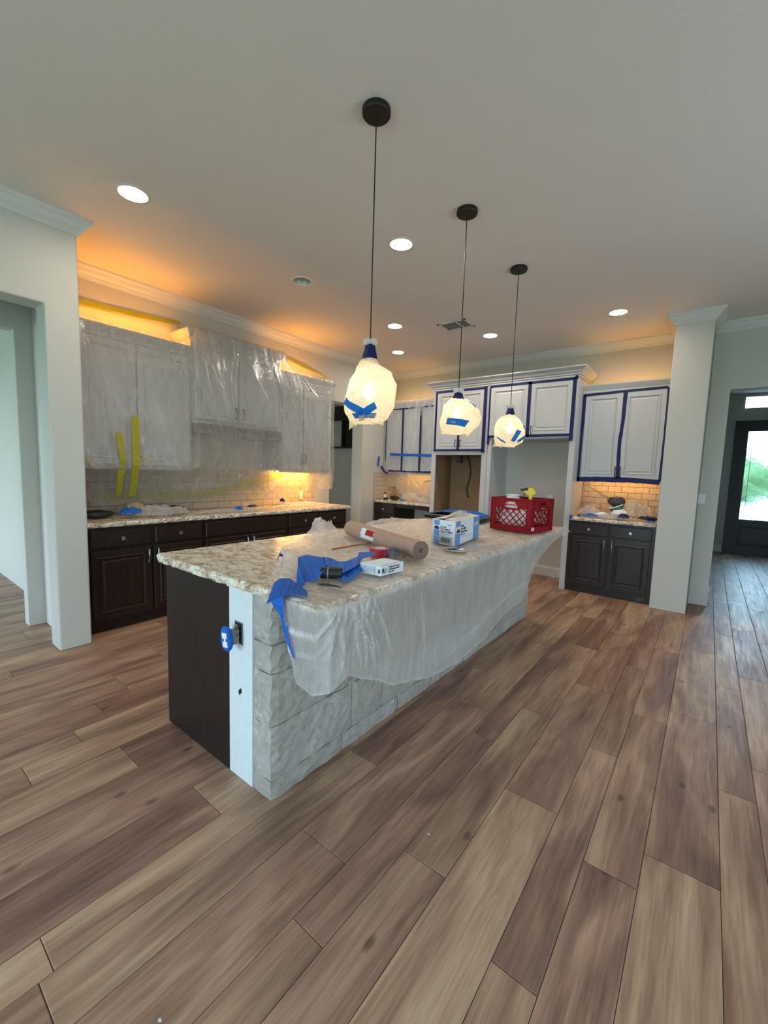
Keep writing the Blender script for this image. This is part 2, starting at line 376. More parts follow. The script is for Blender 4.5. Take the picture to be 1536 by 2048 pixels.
# numpy noise ------------------------------------------------------
def vn(x, y, seed=0):
    xi = np.floor(x).astype(np.int64); yi = np.floor(y).astype(np.int64); xf = x - xi; yf = y - yi
    def h(a, b):
        n = (a * 374761393 + b * 668265263 + seed * 1442695041) & 0x7fffffff
        n = ((n ^ (n >> 13)) * 1274126177) & 0x7fffffff
        return ((n ^ (n >> 16)) & 0xffff) / 65535.0
    u = xf * xf * (3 - 2 * xf); v = yf * yf * (3 - 2 * yf)
    return (h(xi, yi) * (1 - u) + h(xi + 1, yi) * u) * (1 - v) + (h(xi, yi + 1) * (1 - u) + h(xi + 1, yi + 1) * u) * v
def fbm(x, y, seed=0, o=4):
    r = 0; a = .5
    for k in range(o): r = r + a * vn(x * 2 ** k + k * 7.3, y * 2 ** k + k * 3.1, seed + k); a *= .5
    return r
def ridge(x, y, seed=0, o=3):
    r = 0; a = .5
    for k in range(o): r = r + a * (1 - np.abs(2 * vn(x * 2 ** k, y * 2 ** k, seed + k) - 1)) ** 3; a *= .5
    return r
def gridmesh(name, P, mat, parent=None, crease=None, mask=None, smooth=True):
    nu, nv = P.shape[:2]; V_ = P.reshape(-1, 3); c = (V_.min(0) + V_.max(0)) / 2; c[2] = V_[:, 2].min()
    i = np.arange(nu - 1)[:, None] * nv + np.arange(nv - 1)[None, :]
    F = np.stack([i, i + nv, i + nv + 1, i + 1], -1)
    if mask is not None: F = F[mask[:-1, :-1] & mask[1:, :-1] & mask[:-1, 1:] & mask[1:, 1:]]
    F = F.reshape(-1, 4)
    me = bpy.data.meshes.new(name); me.from_pydata((V_ - c).tolist(), [], F.tolist())
    if mask is not None:
        b = bmesh.new(); b.from_mesh(me)
        bmesh.ops.delete(b, geom=[v for v in b.verts if not v.link_faces], context='VERTS'); b.to_mesh(me); b.free()
        crease = None if crease is None else crease.reshape(-1)[np.unique(F)]
    elif crease is not None: crease = crease.reshape(-1)
    me.polygons.foreach_set('use_smooth', [smooth] * len(me.polygons))
    at = me.attributes.new('crease', 'FLOAT', 'POINT')
    if crease is not None: at.data.foreach_set('value', np.clip(crease, 0, 1).astype(float).tolist())
    return link(name, me, mat, parent, c)
def lines_field(A, B, segs, wd):
    """sharp folds along straight lines in a 2-D parameter plane"""
    r = np.zeros_like(A)
    for (a0, b0, a1, b1, s) in segs:
        dx, dy = a1 - a0, b1 - b0; L = math.hypot(dx, dy)
        t = ((A - a0) * dx + (B - b0) * dy) / L ** 2; d = np.abs((A - a0) * dy - (B - b0) * dx) / L
        wob = 1 + .5 * (vn(t * 7, t * 0 + s * 9, 5) - .5)
        r = np.maximum(r, np.exp(-(d / (wd * wob)) ** 2) * np.clip(t * 8, 0, 1) * np.clip((1 - t) * 4, 0, 1) * s)
    return r
def ribbon(name, pts, wvec, mat, parent=None, th=.0012, jag=0.0, bend=4):
    """tape strip: centre line pts, half-width vectors wvec (one or per point)"""
    pts = [Vector(p) for p in pts]; W_ = [Vector(x) for x in (wvec if isinstance(wvec[0], (tuple, list, Vector)) else [wvec] * len(pts))]
    P = []; Wd = []
    for i in range(len(pts) - 1):
        for k in range(bend):
            t = k / bend; P.append(pts[i].lerp(pts[i + 1], t)); Wd.append(W_[i].lerp(W_[i + 1], t))
    P.append(pts[-1]); Wd.append(W_[-1]); vs = []; fs = []
    for i, p in enumerate(P):
        t = (P[min(i + 1, len(P) - 1)] - P[max(i - 1, 0)]).normalized(); n = t.cross(Wd[i]).normalized() * th
        j1 = rnd.uniform(-jag, jag); j2 = rnd.uniform(-jag, jag)
        a = p - Wd[i] * (1 + j1); b = p + Wd[i] * (1 + j2); vs += [a + n, b + n, b - n, a - n]
    for i in range(len(P) - 1):
        for q in range(4): fs.append((i * 4 + q, i * 4 + (q + 1) % 4, i * 4 + 4 + (q + 1) % 4, i * 4 + 4 + q))
    fs += [(0, 3, 2, 1), tuple((len(P) - 1) * 4 + q for q in range(4))]
    return MB().add(vs, fs).build(name, mat, parent)
def heap(name, cx, cy, z, rx, ry, h, seed, mat, label=None, cat=None, group=None, parent=None, n=60, rot=0.0, sc=1.0):
    a = np.linspace(-1, 1, n); A, B = np.meshgrid(a, a, indexing='ij'); R_ = np.sqrt(A * A + B * B); th = np.arctan2(B, A)
    lim = .72 + .28 * vn(np.cos(th) * 2.3 + 5, np.sin(th) * 2.3 + 5, seed)
    f = np.clip(1 - (R_ / lim) ** 2, 0, 1) ** .5
    rg = ridge(A * 2.2 * sc, B * 2.2 * sc, seed, 4); Z = z + .003 + f * h * (.55 + .55 * rg + .35 * (fbm(A * 3 + 4, B * 3 + 4, seed + 9, 3) - .45))
    c_, s_ = math.cos(rot), math.sin(rot); X = cx + (A * rx) * c_ - (B * ry) * s_; Y = cy + (A * rx) * s_ + (B * ry) * c_
    P = np.stack([X, Y, Z], -1); o = gridmesh(name, P, mat, parent, crease=(rg - .35) * 1.3, mask=R_ < lim)
    return tag(o, label, cat, group)
def text(s, size, O, u, v, n, mat, parent, name='lettering', bold=0.0, shear=0):
    cu = bpy.data.curves.new('t', 'FONT'); cu.body = s; cu.size = size; cu.offset = bold; cu.resolution_u = 2; cu.extrude = .0003
    ob = bpy.data.objects.new('t', cu); COL.objects.link(ob)
    me = bpy.data.meshes.new_from_object(ob.evaluated_get(bpy.context.evaluated_depsgraph_get()))
    bpy.data.objects.remove(ob)
    u, v, n, O = Vector(u), Vector(v), Vector(n), Vector(O)
    M4 = Matrix(((u.x, v.x, n.x, 0), (u.y, v.y, n.y, 0), (u.z, v.z, n.z, 0), (0, 0, 0, 1)))
    me.transform(M4); me.name = name; me.materials.clear()
    return link(name, me, mat, parent, O)

# ================================================================== SETTING
H = 3.125
def struct(name, mb, mat, bevel=0): return tag(mb.build(name, mat, None, bevel), kind='structure')
# ---- floor planks
fl = tag(box('floor', M['sub'], -8.2, 4.0, -4.2, 10.0, -.06, -.006), kind='structure')
rows = []; edges = [0, .23, .365]; ks = range(-16, 8)
for k in ks:
    for i in range(3):
        x0 = .2 + .54 * k + edges[i]; x1 = .2 + .54 * k + (edges[i + 1] if i < 2 else .54); rows.append((x0, x1))
known = {(0, 0): .0, (0, 1): -.24, (0, 2): .185, (1, 0): .735, (1, 1): .05, (1, 2): .575, (2, 0): .76, (2, 1): 1.376, (2, 2): .4, (-1, 2): -.79, (-1, 0): -.165, (-2, 0): -.26, (-3, 2): -.607}
planks = []
for r, (x0, x1) in enumerate(rows):
    k, i = r // 3 - 16, r % 3
    if x1 < -8.1 or x0 > 3.95: continue
    y = known.get((k, i), rnd.uniform(0, 1.26)); 
    while y > -4.1: y -= 1.26
    while y < 9.9:
        a, b = max(y, -4.1), min(y + 1.26, 9.9)
        if x0 < -3.2 and a > 5.2 : break
        if (x0 < 1.2) and a > 5.6: break
        planks.append((x0, min(x1, 3.95), a, b)); y += 1.26
def plank_mb(m, x0, x1, y0, y1, z):
    g, e = .0009, .0022
    o = [(x0 + g, y0 + g), (x1 - g, y0 + g), (x1 - g, y1 - g), (x0 + g, y1 - g)]; q = [(x0 + g + e, y0 + g + e), (x1 - g - e, y0 + g + e), (x1 - g - e, y1 - g - e), (x0 + g + e, y1 - g - e)]
    vs = [(a, b, -.006) for a, b in o] + [(a, b, z - .0015) for a, b in o] + [(a, b, z) for a, b in q]
    fs = [(i, (i + 1) % 4, 4 + (i + 1) % 4, 4 + i) for i in range(4)] + [(4 + i, 4 + (i + 1) % 4, 8 + (i + 1) % 4, 8 + i) for i in range(4)] + [(8, 9, 10, 11)]
    m.add(vs, fs)
def vis(p):
    x0, x1, y0, y1 = p; best = -1
    for a in (x0, (x0 + x1) / 2, x1):
        for b in np.linspace(y0, y1, 4):
            d = np.array([a, b, 0]) - CAM; z = d @ FW
            if z < .2: continue
            u, v = d @ RT / z, d @ UP / z
            if abs(u) < 1.02 and abs(v) < 1.32: best = max(best, 1 / z)
    return best
sc_ = sorted(range(len(planks)), key=lambda i: -vis(planks[i]))
near = set(i for i in sc_[:292] if vis(planks[i]) > 0)
far = MB(); farid = []
for i, p in enumerate(planks):
    pid = rnd.random(); z = rnd.uniform(-.0004, .0002)
    if i in near:
        m = MB(); plank_mb(m, *p, z); m.build('floor_plank', M['floor'], fl, attr=('pid', pid), recalc=False)
    else:
        plank_mb(far, *p, z); farid += [pid] * 12
tag(far.build('distant_floor_planks', M['floor'], fl, attr=('pid', farid), recalc=False), kind='stuff')

# ---- ceiling with round cut-outs for the downlights
CANS = [(-1.689, .198, 1), (-.628, 1.643, 1), (-1.741, 1.643, 0), (-1.73, 3.061, 1), (-2.342, 3.965, 1), (-.934, 3.965, 1), (.464, 3.965, 1)]
m = MB(); hw = .12; RC = .083
bands = sorted(set(c[1] for c in CANS)); y = -4.2; X0, X1, Y1 = -8.2, 4.0, 10.0
for b in bands:
    m.add([(X0, y, H), (X1, y, H), (X1, b - hw, H), (X0, b - hw, H)], [(0, 1, 2, 3)])
    x = X0
    for (cx, cy_, on) in sorted(c for c in CANS if c[1] == b):
        m.add([(x, b - hw, H), (cx - hw, b - hw, H), (cx - hw, b + hw, H), (x, b + hw, H)], [(0, 1, 2, 3)])
        n = 32; vs = []; fs = []
        for k in range(n):
            t = 2 * PI * k / n; c, s = math.cos(t), math.sin(t); q = hw / max(abs(c), abs(s))
            vs += [(cx + RC * c, b + RC * s, H), (cx + q * c, b + q * s, H)]
        for k in range(n): fs.append((2 * k, 2 * k + 1, 2 * ((k + 1) % n) + 1, 2 * ((k + 1) % n)))
        m.add(vs, fs); x = cx + hw
    m.add([(x, b - hw, H), (X1, b - hw, H), (X1, b + hw, H), (x, b + hw, H)], [(0, 1, 2, 3)]); y = b + hw
m.add([(X0, y, H), (X1, y, H), (X1, Y1, H), (X0, Y1, H)], [(0, 1, 2, 3)])
m.box(X0, X1, -4.2, Y1, H + .30, H + .32)
struct('ceiling', m, M['ceil'])
# ---- walls
def ext(pts, a, b, ax):
    k = len(pts); f = (lambda u, z, t: (t, u, z)) if ax == 'x' else (lambda u, z, t: (u, t, z))
    return MB().add([f(u, z, a) for u, z in pts] + [f(u, z, b) for u, z in pts], [tuple(range(k)), tuple(range(k, 2 * k))[::-1]] + [(i, (i + 1) % k, k + (i + 1) % k, k + i) for i in range(k)])
XK = -3.136; YK = 5.062
m = ext([(.0, 0), (3.42, 0), (3.42, 2.43), (4.15, 2.43), (4.15, 0), (5.3, 0), (5.3, H), (.0, H)], XK - .22, XK, 'x')
wl = struct('wall_left', m, M['wall'])
wb = struct('wall_back', MB().box(XK, .94, YK, YK + .14, 0, H), M['wall'])
m = ext([(-4.0, 0), (-1.45, 0), (-1.45, 2.5), (-.117, 2.5), (-.117, 0), (.09, 0), (.09, H), (-4.0, H)], -2.571, -2.371, 'x'); m.box(XK, -2.575, -.02, .088, 0, H)
struct('wall_hall_near', m, M['wall'], .012)
m = ext([(-4.0, 0), (-1.35, 0), (-1.35, 2.46), (-.135, 2.46), (-.135, 0), (0, 0), (0, H), (-4.0, H)], -3.256, XK, 'x')
struct('wall_hall_far', m, M['wall'], .008)
struct('wall_side_room', MB().box(-8.1, -3.256, .10, .22, 0, H), M['wall'])
struct('wall_side_room_end', MB().box(-8.1, -8.0, -4.0, .1, 0, H), M['wall'])
struct('wall_pillar', MB().box(.94, 1.268, 4.378, YK, 0, H), M['wall'], .006)
m = ext([(1.27, 0), (1.449, 0), (1.449, 2.415), (3.3, 2.415), (3.3, 0), (3.9, 0), (3.9, H), (1.27, H)], 4.907, 5.06, 'y')
struct('wall_entry', m, M['wall'], .006)
struct('wall_foyer_left', MB().box(1.33, 1.449, 5.06, 9.75, 0, H), M['wall'])
struct('wall_foyer_right', MB().box(3.3, 3.42, 5.06, 9.75, 0, H), M['wall'])
DX0, DX1 = 1.70, 2.72
m = MB(); m.box(1.33, 1.66, 9.75, 9.95, 0, H); m.box(1.66, 3.42, 9.75, 9.95, 2.60, 2.82); m.box(1.66, 3.42, 9.75, 9.95, 3.09, H); m.box(1.66, 1.745, 9.75, 9.95, 2.82, 3.09)
m.box(2.76, 3.42, 9.75, 9.95, 0, 2.6); m.box(2.85, 3.42, 9.75, 9.95, 2.82, 3.09)
struct('wall_foyer_end', m, M['wall'])
m = MB(); m.box(3.9, 4.02, -4.1, 5.06, 0, .2); m.box(3.9, 4.02, -4.1, 5.06, 2.4, H); py = -4.1
for a, b in WINR_FILL: m.box(3.9, 4.02, py, a, .2, 2.4); py = b
m.box(3.9, 4.02, py, 5.06, .2, 2.4); struct('wall_right', m, M['wall'])
for k, (a, b) in enumerate(WINR_FILL):
    m = MB()
    for y_ in (a, (a + b) / 2 - .02, b - .04): m.box(3.94, 3.99, y_, y_ + .04, .2, 2.4)
    for z_ in (.2, 1.3, 2.36): m.box(3.94, 3.99, a, b, z_, z_ + .04)
    struct('window_%d' % (k + 6), m, M['trim'])  # frames of the added fill windows
m = MB(); xs = [-8.1, -6.4, -4.0] ; zb, zt = .2, 2.4
m.box(-8.1, 4.02, YB - .14, YB, 0, zb); m.box(-8.1, 4.02, YB - .14, YB, zt, H)
px = -8.1
for a, b in [(-7.5, -3.7)] + WINS: m.box(px, a, YB - .14, YB, zb, zt); px = b
m.box(px, 4.02, YB - .14, YB, zb, zt)
struct('wall_front', m, M['wall'])
for k, (a, b) in enumerate([(-7.5, -3.7)] + WINS):
    m = MB()
    for x in (a, (a + b) / 2 - .02, b - .04): m.box(x, x + .04, YB - .10, YB - .05, zb, zt)
    for z in (zb, 1.3, zt - .04): m.box(a, b, YB - .10, YB - .05, z, z + .04)
    struct('window_%d' % (k + 2), m, M['trim'])
# pantry beyond the left wall
m = MB(); m.box(-5.0, XK - .22, 5.0, 5.12, 0, H); m.box(-5.1, -5.0, 3.0, 5.12, 0, H); m.box(-5.1, -4.7, 2.9, 3.0, 0, H); m.box(-3.5, XK - .22, 2.9, 3.0, 0, H); m.box(-4.7, -3.5, 2.9, 3.0, 2.4, H); m.box(-4.7, -3.5, 2.9, 3.0, 0, .6)
struct('wall_pantry', m, M['wall'])
portal((-4.1, 2.88, 1.5), (PI / 2, 0, 0), 1.2, 1.8)
sh = empty('pantry_shelf', (-4.4, 4.8, 0), 'dark wooden shelf with an added dark block above, seen through the pantry opening', 'shelf')
box('shelf_board', M['dark2'], -4.98, XK - .24, 4.88, 4.99, 1.83, 1.86, sh)
box('bracket', M['dark2'], -4.70, -4.67, 4.90, 4.99, 1.76, 1.83, sh)
box('side_panel', M['dark2'], -4.31, -4.28, 4.88, 4.99, 1.86, 2.36, sh)
box('back_panel', M['dark2'], -4.28, XK - .24, 4.96, 4.99, 1.86, 2.36, sh)
box('header_dark_block', M['dark2'], -4.98, XK - .24, 4.88, 4.99, 2.36, 2.62, sh)  # dark block put in for the darkness under the opening's header
# ---- crown mouldings, baseboards
P1 = [(-2.371, -4.0), (-2.371, .09), (XK, .09), (XK, YK), (.94, YK), (.94, 4.378), (1.268, 4.378), (1.268, 4.907), (3.9, 4.907), (3.9, -4.0)]
struct('trim_crown', sweep(P1, CROWN, H), M['trim'])
BB = [(0, 0), (.014, 0), (.014, .12), (.008, .132), (0, .135)]
struct('baseboard_back', sweep([(-1.06, YK), (-.05, YK)], BB, 0), M['trim'])
struct('baseboard_foyer', sweep([(1.449, 9.75), (1.655, 9.75)], BB, 0), M['trim'])
struct('trim_foyer_base', sweep([(1.449, 5.10), (1.449, 9.75)], BB, 0), M['trim'])
struct('trim_alcove', MB().box(-1.125, -1.09, YK - .035, YK, 0, 1.9), M['cab'])
# ---- front door and transom
d = empty('door_1', (2.2, 9.8, 0), kind='structure')
m = MB(); m.box(1.66, 1.70, 9.70, 9.92, 0, 2.60); m.box(2.72, 2.76, 9.70, 9.92, 0, 2.60); m.box(1.66, 2.76, 9.70, 9.92, 2.56, 2.60)
m.build('door_frame', M['doorwood'], d)
FD = FB(9.80); gx0, gx1, gz0, gz1 = 1.87, 2.55, .69, 2.40
m = MB(); m.fbox(FD, DX0, gx0, 0.001, 2.56, -.02, .025); m.fbox(FD, gx1, DX1, 0.001, 2.56, -.02, .025); m.fbox(FD, gx0, gx1, 0.001, gz0, -.02, .025); m.fbox(FD, gx0, gx1, gz1, 2.56, -.02, .025)
m.build('door_slab', M['doorwood'], d)
ringpanel(FD, gx0, gx1, .16, .56, [(0, .025), (0, .03), (.01, .036), (.03, .036), (.04, .028), (.08, .03)]).build('raised_panel', M['doorwood'], d)
MB().fbox(FD, gx0, gx1, gz0, gz1, -.004, .004).build('glass_pane', M['glass'], d)
m = MB()
for x in (gx0 + .07, gx1 - .07): m.fbox(FD, x - .004, x + .004, gz0, gz1, .004, .012)
for z in (gz0 + .08, gz1 - .08): m.fbox(FD, gx0, gx1, z - .004, z + .004, .004, .012)
m.build('lead_strip', M['doorwood'], d)
pull(FD, DX1 - .06, .95, 1.15, .025, M['metal'], d)
d = empty('window_1', (2.3, 9.8, 2.82), kind='structure')
m = MB(); m.box(1.745, 2.85, 9.78, 9.84, 2.82, 2.85); m.box(1.745, 2.85, 9.78, 9.84, 3.06, 3.09); m.box(1.745, 1.775, 9.78, 9.84, 2.85, 3.06); m.box(2.82, 2.85, 9.78, 9.84, 2.85, 3.06)
m.build('window_frame', M['trim'], d); box('window_pane', M['glass'], 1.775, 2.82, 9.805, 9.815, 2.85, 3.06, d)
# ---- outdoors
tag(box('lawn_ground', M['drive'], -60, 60, 10.1, 90, -.4, -.1), kind='structure')
tag(box('lawn_ground_rear', M['lawn'], -60, 60, -60, -4.3, -.4, -.1), kind='structure')
def tree(x, y, r, h, seed):
    t = empty('garden_tree', (x, y, -.1), 'green leafy tree %s, seen through the front door glass' % seed[1], 'tree', 'trees beyond the front door')
    MB().tube([(x, y, -.1), (x + .1, y, h * .6)], [.2, .12], 8).build('trunk', M['wood'], t)
    b = bmesh.new(); bmesh.ops.create_icosphere(b, subdivisions=4, radius=r)
    for v in b.verts:
        q = v.co.normalized(); k = 1 + .35 * (math.sin(q.x * 7 + seed[0]) * math.sin(q.y * 6 + q.z * 5) + .5 * math.sin(q.z * 13 + q.x * 11)); v.co *= k; v.co.z *= .8
    me = bpy.data.meshes.new('crown'); b.to_mesh(me); b.free(); link('foliage', me, M['leaf'], t, (x, y, h))
tree(2.6, 36, 2.2, 1.5, (1, 'nearest the left door edge')); tree(8.6, 47, 2.6, 1.8, (4, 'behind the others in the middle')); tree(14.5, 38, 2.6, 1.7, (9, 'farthest right'))

# ================================================================== DOWNLIGHTS / VENT
names = {0: 'lit recessed ceiling downlight nearest the camera on the left', 1: 'lit recessed downlight between the two nearest pendant canopies', 2: 'unlit recessed ceiling downlight with pale reflector',
         3: 'lit recessed downlight between the unlit one and the air vent', 4: 'lit recessed downlight farthest away near the pantry corner', 5: 'lit recessed downlight just beyond the air vent', 6: 'lit recessed downlight beside the white pillar on the right'}
for k, (x, y, on) in enumerate(CANS):
    t = empty('recessed_downlight', (x, y, H), names[k], 'ceiling light', 'recessed ceiling downlights')
    MB().lathe([(.079, 0.0), (.080, -.006), (.098, -.004), (.100, 0.0)], (x, y, H), 32).build('trim_ring', M['trim'] if on else M['white'], t, smooth=True)
    MB().lathe([(.080, 0), (.070, .045), (.052, .10)] if not on else [(.080, 0), (.078, .02)], (x, y, H), 32).build('reflector', M['reflector'], t, smooth=True, recalc=False)
    if on: MB().lathe([(.079, .012), (.001, .010)], (x, y, H), 32).build('lens', M['lens'], t)
    else:
        MB().lathe([(.052, .10), (.001, .10)], (x, y, H), 24).build('lamp_socket', M['grey'], t)
        MB().lathe([(.001, .055), (.030, .06), (.044, .08), (.046, .099)], (x, y, H), 24).build('bulb', M['white'], t, smooth=True)
t = empty('air_vent', (-1.1, 3.42, H), 'white rectangular supply air vent on the ceiling', 'vent')
vx0, vx1, vy0, vy1 = -1.29, -.93, 3.28, 3.54
m = MB(); m.box(vx0, vx1, vy0, vy0 + .025, H - .008, H); m.box(vx0, vx1, vy1 - .025, vy1, H - .008, H); m.box(vx0, vx0 + .025, vy0, vy1, H - .008, H); m.box(vx1 - .025, vx1, vy0, vy1, H - .008, H); m.box((vx0 + vx1) / 2 + .04, (vx0 + vx1) / 2 + .055, vy0, vy1, H - .008, H)
m.build('vent_frame', M['trim'], t)
box('vent_backing', M['grey'], vx0 + .02, vx1 - .02, vy0 + .02, vy1 - .02, H - .002, H, t)
for k in range(11):
    x = vx0 + .04 + k * .028; MB().add([(x, vy0 + .025, H - .002), (x + .006, vy0 + .025, H - .002), (x + .016, vy0 + .025, H - .010), (x + .012, vy0 + .025, H - .011), (x, vy1 - .025, H - .002), (x + .006, vy1 - .025, H - .002), (x + .016, vy1 - .025, H - .010), (x + .012, vy1 - .025, H - .011)],
             [(0, 1, 2, 3), (4, 7, 6, 5), (0, 4, 5, 1), (1, 5, 6, 2), (2, 6, 7, 3), (3, 7, 4, 0)]).build('louver', M['reflector'], t)

# ================================================================== PENDANTS
def bag_mesh(x, y, prof, seed, lean, n=19):
    """prof: (z, r, dx, dy)"""
    vs = []; fs = []
    zs = []
    for i in range(len(prof) - 1):
        for k in range(2):
            t = k / 2; a, b = prof[i], prof[i + 1]; zs.append([a[j] * (1 - t) + b[j] * t for j in range(4)])
    zs.append(prof[-1]); r2 = random.Random(seed)
    for i, (z, r, dx, dy) in enumerate(zs):
        for k in range(n):
            t = 2 * PI * k / n; a = np.array([math.cos(t) * 1.4 + 3, ]); b = np.array([math.sin(t) * 1.4 + z * 7])
            rr = r * (.88 + .26 * float(vn(a * 1.6, b * 1.4, seed)[0]) + .05 * float(vn(a * 5, b * 5, seed)[0]))
            vs.append((x + dx + rr * math.cos(t), y + dy + rr * math.sin(t), z + r2.uniform(-.009, .009)))
    nz_ = len(zs)
    for (k0, dz, dr) in lean:
        for q, f_ in ((nz_ - 1, 1.0), (nz_ - 2, .35)):
            j = q * n + k0 % n; vx, vy, vz = vs[j]; L = math.hypot(vx - x, vy - y) or 1; vs[j] = (vx + (vx - x) / L * dr * f_, vy + (vy - y) / L * dr * f_, vz + dz * f_)
    for i in range(len(zs) - 1):
        for k in range(n): fs.append((i * n + k, i * n + (k + 1) % n, (i + 1) * n + (k + 1) % n, (i + 1) * n + k))
    fs.append(tuple((len(zs) - 1) * n + k for k in range(n)))
    return MB().add(vs, fs)
RV = Vector(RT); UVc = Vector((0, 0, 1)); TOW = Vector((.6, -.8, 0))   # towards the room where the tape faces
TIPS = [[(11, -.030, .03), (16, -.012, .05), (13, -.022, 0), (1, -.01, .04)], [(10, -.006, .05), (2, -.01, .02)], [(11, -.004, .06), (14, -.022, .03), (18, .0, .03)]]
def pendant(k, x, y, ztip, prof, label, neck_h, tapes):
    t = empty('pendant_lamp', (x, y, H), label, 'pendant lamp', 'pendant lamps over the island')
    MB().lathe([(.001, 0), (.066, 0), (.068, -.006), (.068, -.022), (.064, -.028), (.001, -.029)], (x, y, H), 32).build('canopy', M['bronze'], t, smooth=False)
    MB().tube([(x, y, H - .028), (x, y, ztip - .02)], .0032, 6).build('cord', M['black'], t)
    zb = prof[0][0]
    MB().lathe([(.001, 0), (.012, 0), (.016, -.01), (.020, -.05), (.020, -.075), (.001, -.076)], (x, y, ztip - .04), 16).build('socket', M['bronze'], t, smooth=True)
    zc = prof[len(prof) // 2][0] + .02
    MB().lathe([(.001, -.034), (.016, -.030), (.029, -.016), (.033, 0), (.029, .017), (.018, .034), (.012, .055), (.001, .056)], (x, y, zc), 20).build('bulb', M['bulb'], t, smooth=True)
    bg_ = bag_mesh(x, y, prof, 20 + k, TIPS[k]).build('plastic_bag', M['bag'], t, smooth=False, recalc=False)
    # neck of tape
    m = MB(); z0, z1 = neck_h
    m.lathe([(.026, z1 - ztip), (.030, (z0 + z1) / 2 - ztip + .01), (.036, (z0 + z1) / 2 - ztip - .01), (.040, z0 - ztip)], (x, y, ztip), 9); m.build('neck_tape', M['navy'], bg_)
    m = MB()
    for s in range(4):
        a = s * 1.6 + k; m.lathe([(.004, 0), (.016, .012), (.020, .028), (.010, .04)], (x + .012 * math.cos(a), y + .012 * math.sin(a), z1 - .008), 7, (math.cos(a) * .5, math.sin(a) * .5, 1))
    m.build('gathered_film', M['film'], bg_)
    # tape strips on the bag: (angle0, z0, angle1, z1, halfwidth)
    def surf(a, z):
        P_ = sorted(prof, key=lambda q: q[0]); zz = [q[0] for q in P_]; r = np.interp(z, zz, [q[1] for q in P_]); dx = np.interp(z, zz, [q[2] for q in P_]); dy = np.interp(z, zz, [q[3] for q in P_])
        an = np.array([math.cos(a) * 1.4 + 3]); b = np.array([math.sin(a) * 1.4 + z * 7]); rr = float(r) * (.88 + .26 * float(vn(an * 1.6, b * 1.4, 20 + k)[0]) + .05 * float(vn(an * 5, b * 5, 20 + k)[0])) + .007
        return Vector((x + dx + rr * math.cos(a), y + dy + rr * math.sin(a), z))
    for (a0, z0, a1, z1, hw_) in tapes:
        vs = []; fs = []; n = 8
        for i in range(n + 1):
            q = i / n; a = a0 + (a1 - a0) * q; z = z0 + (z1 - z0) * q
            da, dz = (a1 - a0) * .12, (z1 - z0); L = math.hypot(da, dz) or 1; pa, pz = -dz / L * hw_ / .12, da / L * hw_
            vs += [surf(a - pa, z - pz), surf(a + pa, z + pz)]
        for i in range(n): fs.append((2 * i, 2 * i + 1, 2 * i + 3, 2 * i + 2))
        MB().add(vs, fs).build('blue_tape', M['blue'], bg_, recalc=False)
    return t
AC = math.atan2(-.79, .61)   # direction from the lamps to the camera side
pendant(0, -.037, .615, 2.06, [(1.985, .026, 0, 0), (1.95, .048, -.005, 0), (1.915, .082, .012, .008), (1.86, .112, .014, .01), (1.79, .124, 0, 0), (1.73, .122, -.005, 0), (1.69, .098, -.01, 0), (1.665, .052, -.02, 0)],
        'pendant lamp nearest the camera wrapped in a taped plastic bag', (1.975, 2.045), [(AC - 1.15, 1.765, AC - .15, 1.70, .017), (AC + .35, 1.735, AC - .2, 1.685, .017), (AC - .6, 1.685, AC + .5, 1.69, .010)])
pendant(1, -.037, 1.555, 2.01, [(1.925, .030, 0, 0), (1.91, .065, 0, 0), (1.88, .100, 0, 0), (1.84, .120, .01, .01), (1.80, .135, .015, .01), (1.76, .132, .01, 0), (1.72, .110, -.005, 0), (1.69, .070, -.015, -.01)],
        'middle pendant lamp wrapped in a plastic bag with one wide blue tape', (1.92, 1.965), [(AC - .75, 1.762, AC + .35, 1.745, .020), (AC + .75, 1.90, AC + .95, 1.86, .012)])
pendant(2, -.037, 2.49, 1.985, [(1.93, .030, 0, 0), (1.915, .060, 0, 0), (1.88, .095, -.005, 0), (1.84, .118, 0, 0), (1.79, .132, 0, 0), (1.74, .128, -.005, 0), (1.70, .112, -.01, 0), (1.665, .060, -.02, 0)],
        'pendant lamp farthest from the camera wrapped in a taped plastic bag', (1.93, 1.985), [(AC + .3, 1.79, AC + .05, 1.70, .018), (AC + .9, 1.75, AC + .45, 1.70, .014), (AC - 1.1, 1.735, AC - .4, 1.69, .006)])

# ================================================================== CABINETS
def upper(name, F, u0, u1, z0, z1, depth, splits, label, group, mat=None, cr_=None, hz=None, ends=()):
    """F has n=0 on the wall behind; doors between the splits"""
    mat = mat or M['cab']; cx = (u0 + u1) / 2
    t = empty(name, F(cx, z0, depth / 2), label, 'cabinet', group)
    m = MB(); m.fbox(F, u0, u1, z0 + .012, z1, 0.003, depth); m.build('body', mat, t)
    MB().fbox(F, u0 + .001, u1 - .001, z0 - .012, z0 + .011, depth - .018, depth).build('light_rail', mat, t)
    for i in range(len(splits) - 1):
        a, b = splits[i] + .006, splits[i + 1] - .006
        G = lambda u, z, n, F=F, d=depth: F(u, z, n + d)
        o = ringpanel(G, a, b, z0 + .03, z1 - .03, DOOR).build('door', mat, t)
        if hz and hz[i] is not None:
            hu, hz0, hz1 = hz[i]; pull(G, hu, hz0, hz1, .020, M['pull'], o)
    return t
UB = FB(YK); UL = FL(XK)
g1 = 'white upper cabinets on the left wall'
upper('upper_cabinet', UL, .10, 1.134, 1.375, 2.50, .336, [.20, .630, 1.115], 'white two-door upper cabinet left of the range hood, behind hanging film', g1, hz=[(.605, 1.47, 1.59), (.655, 1.47, 1.59)])
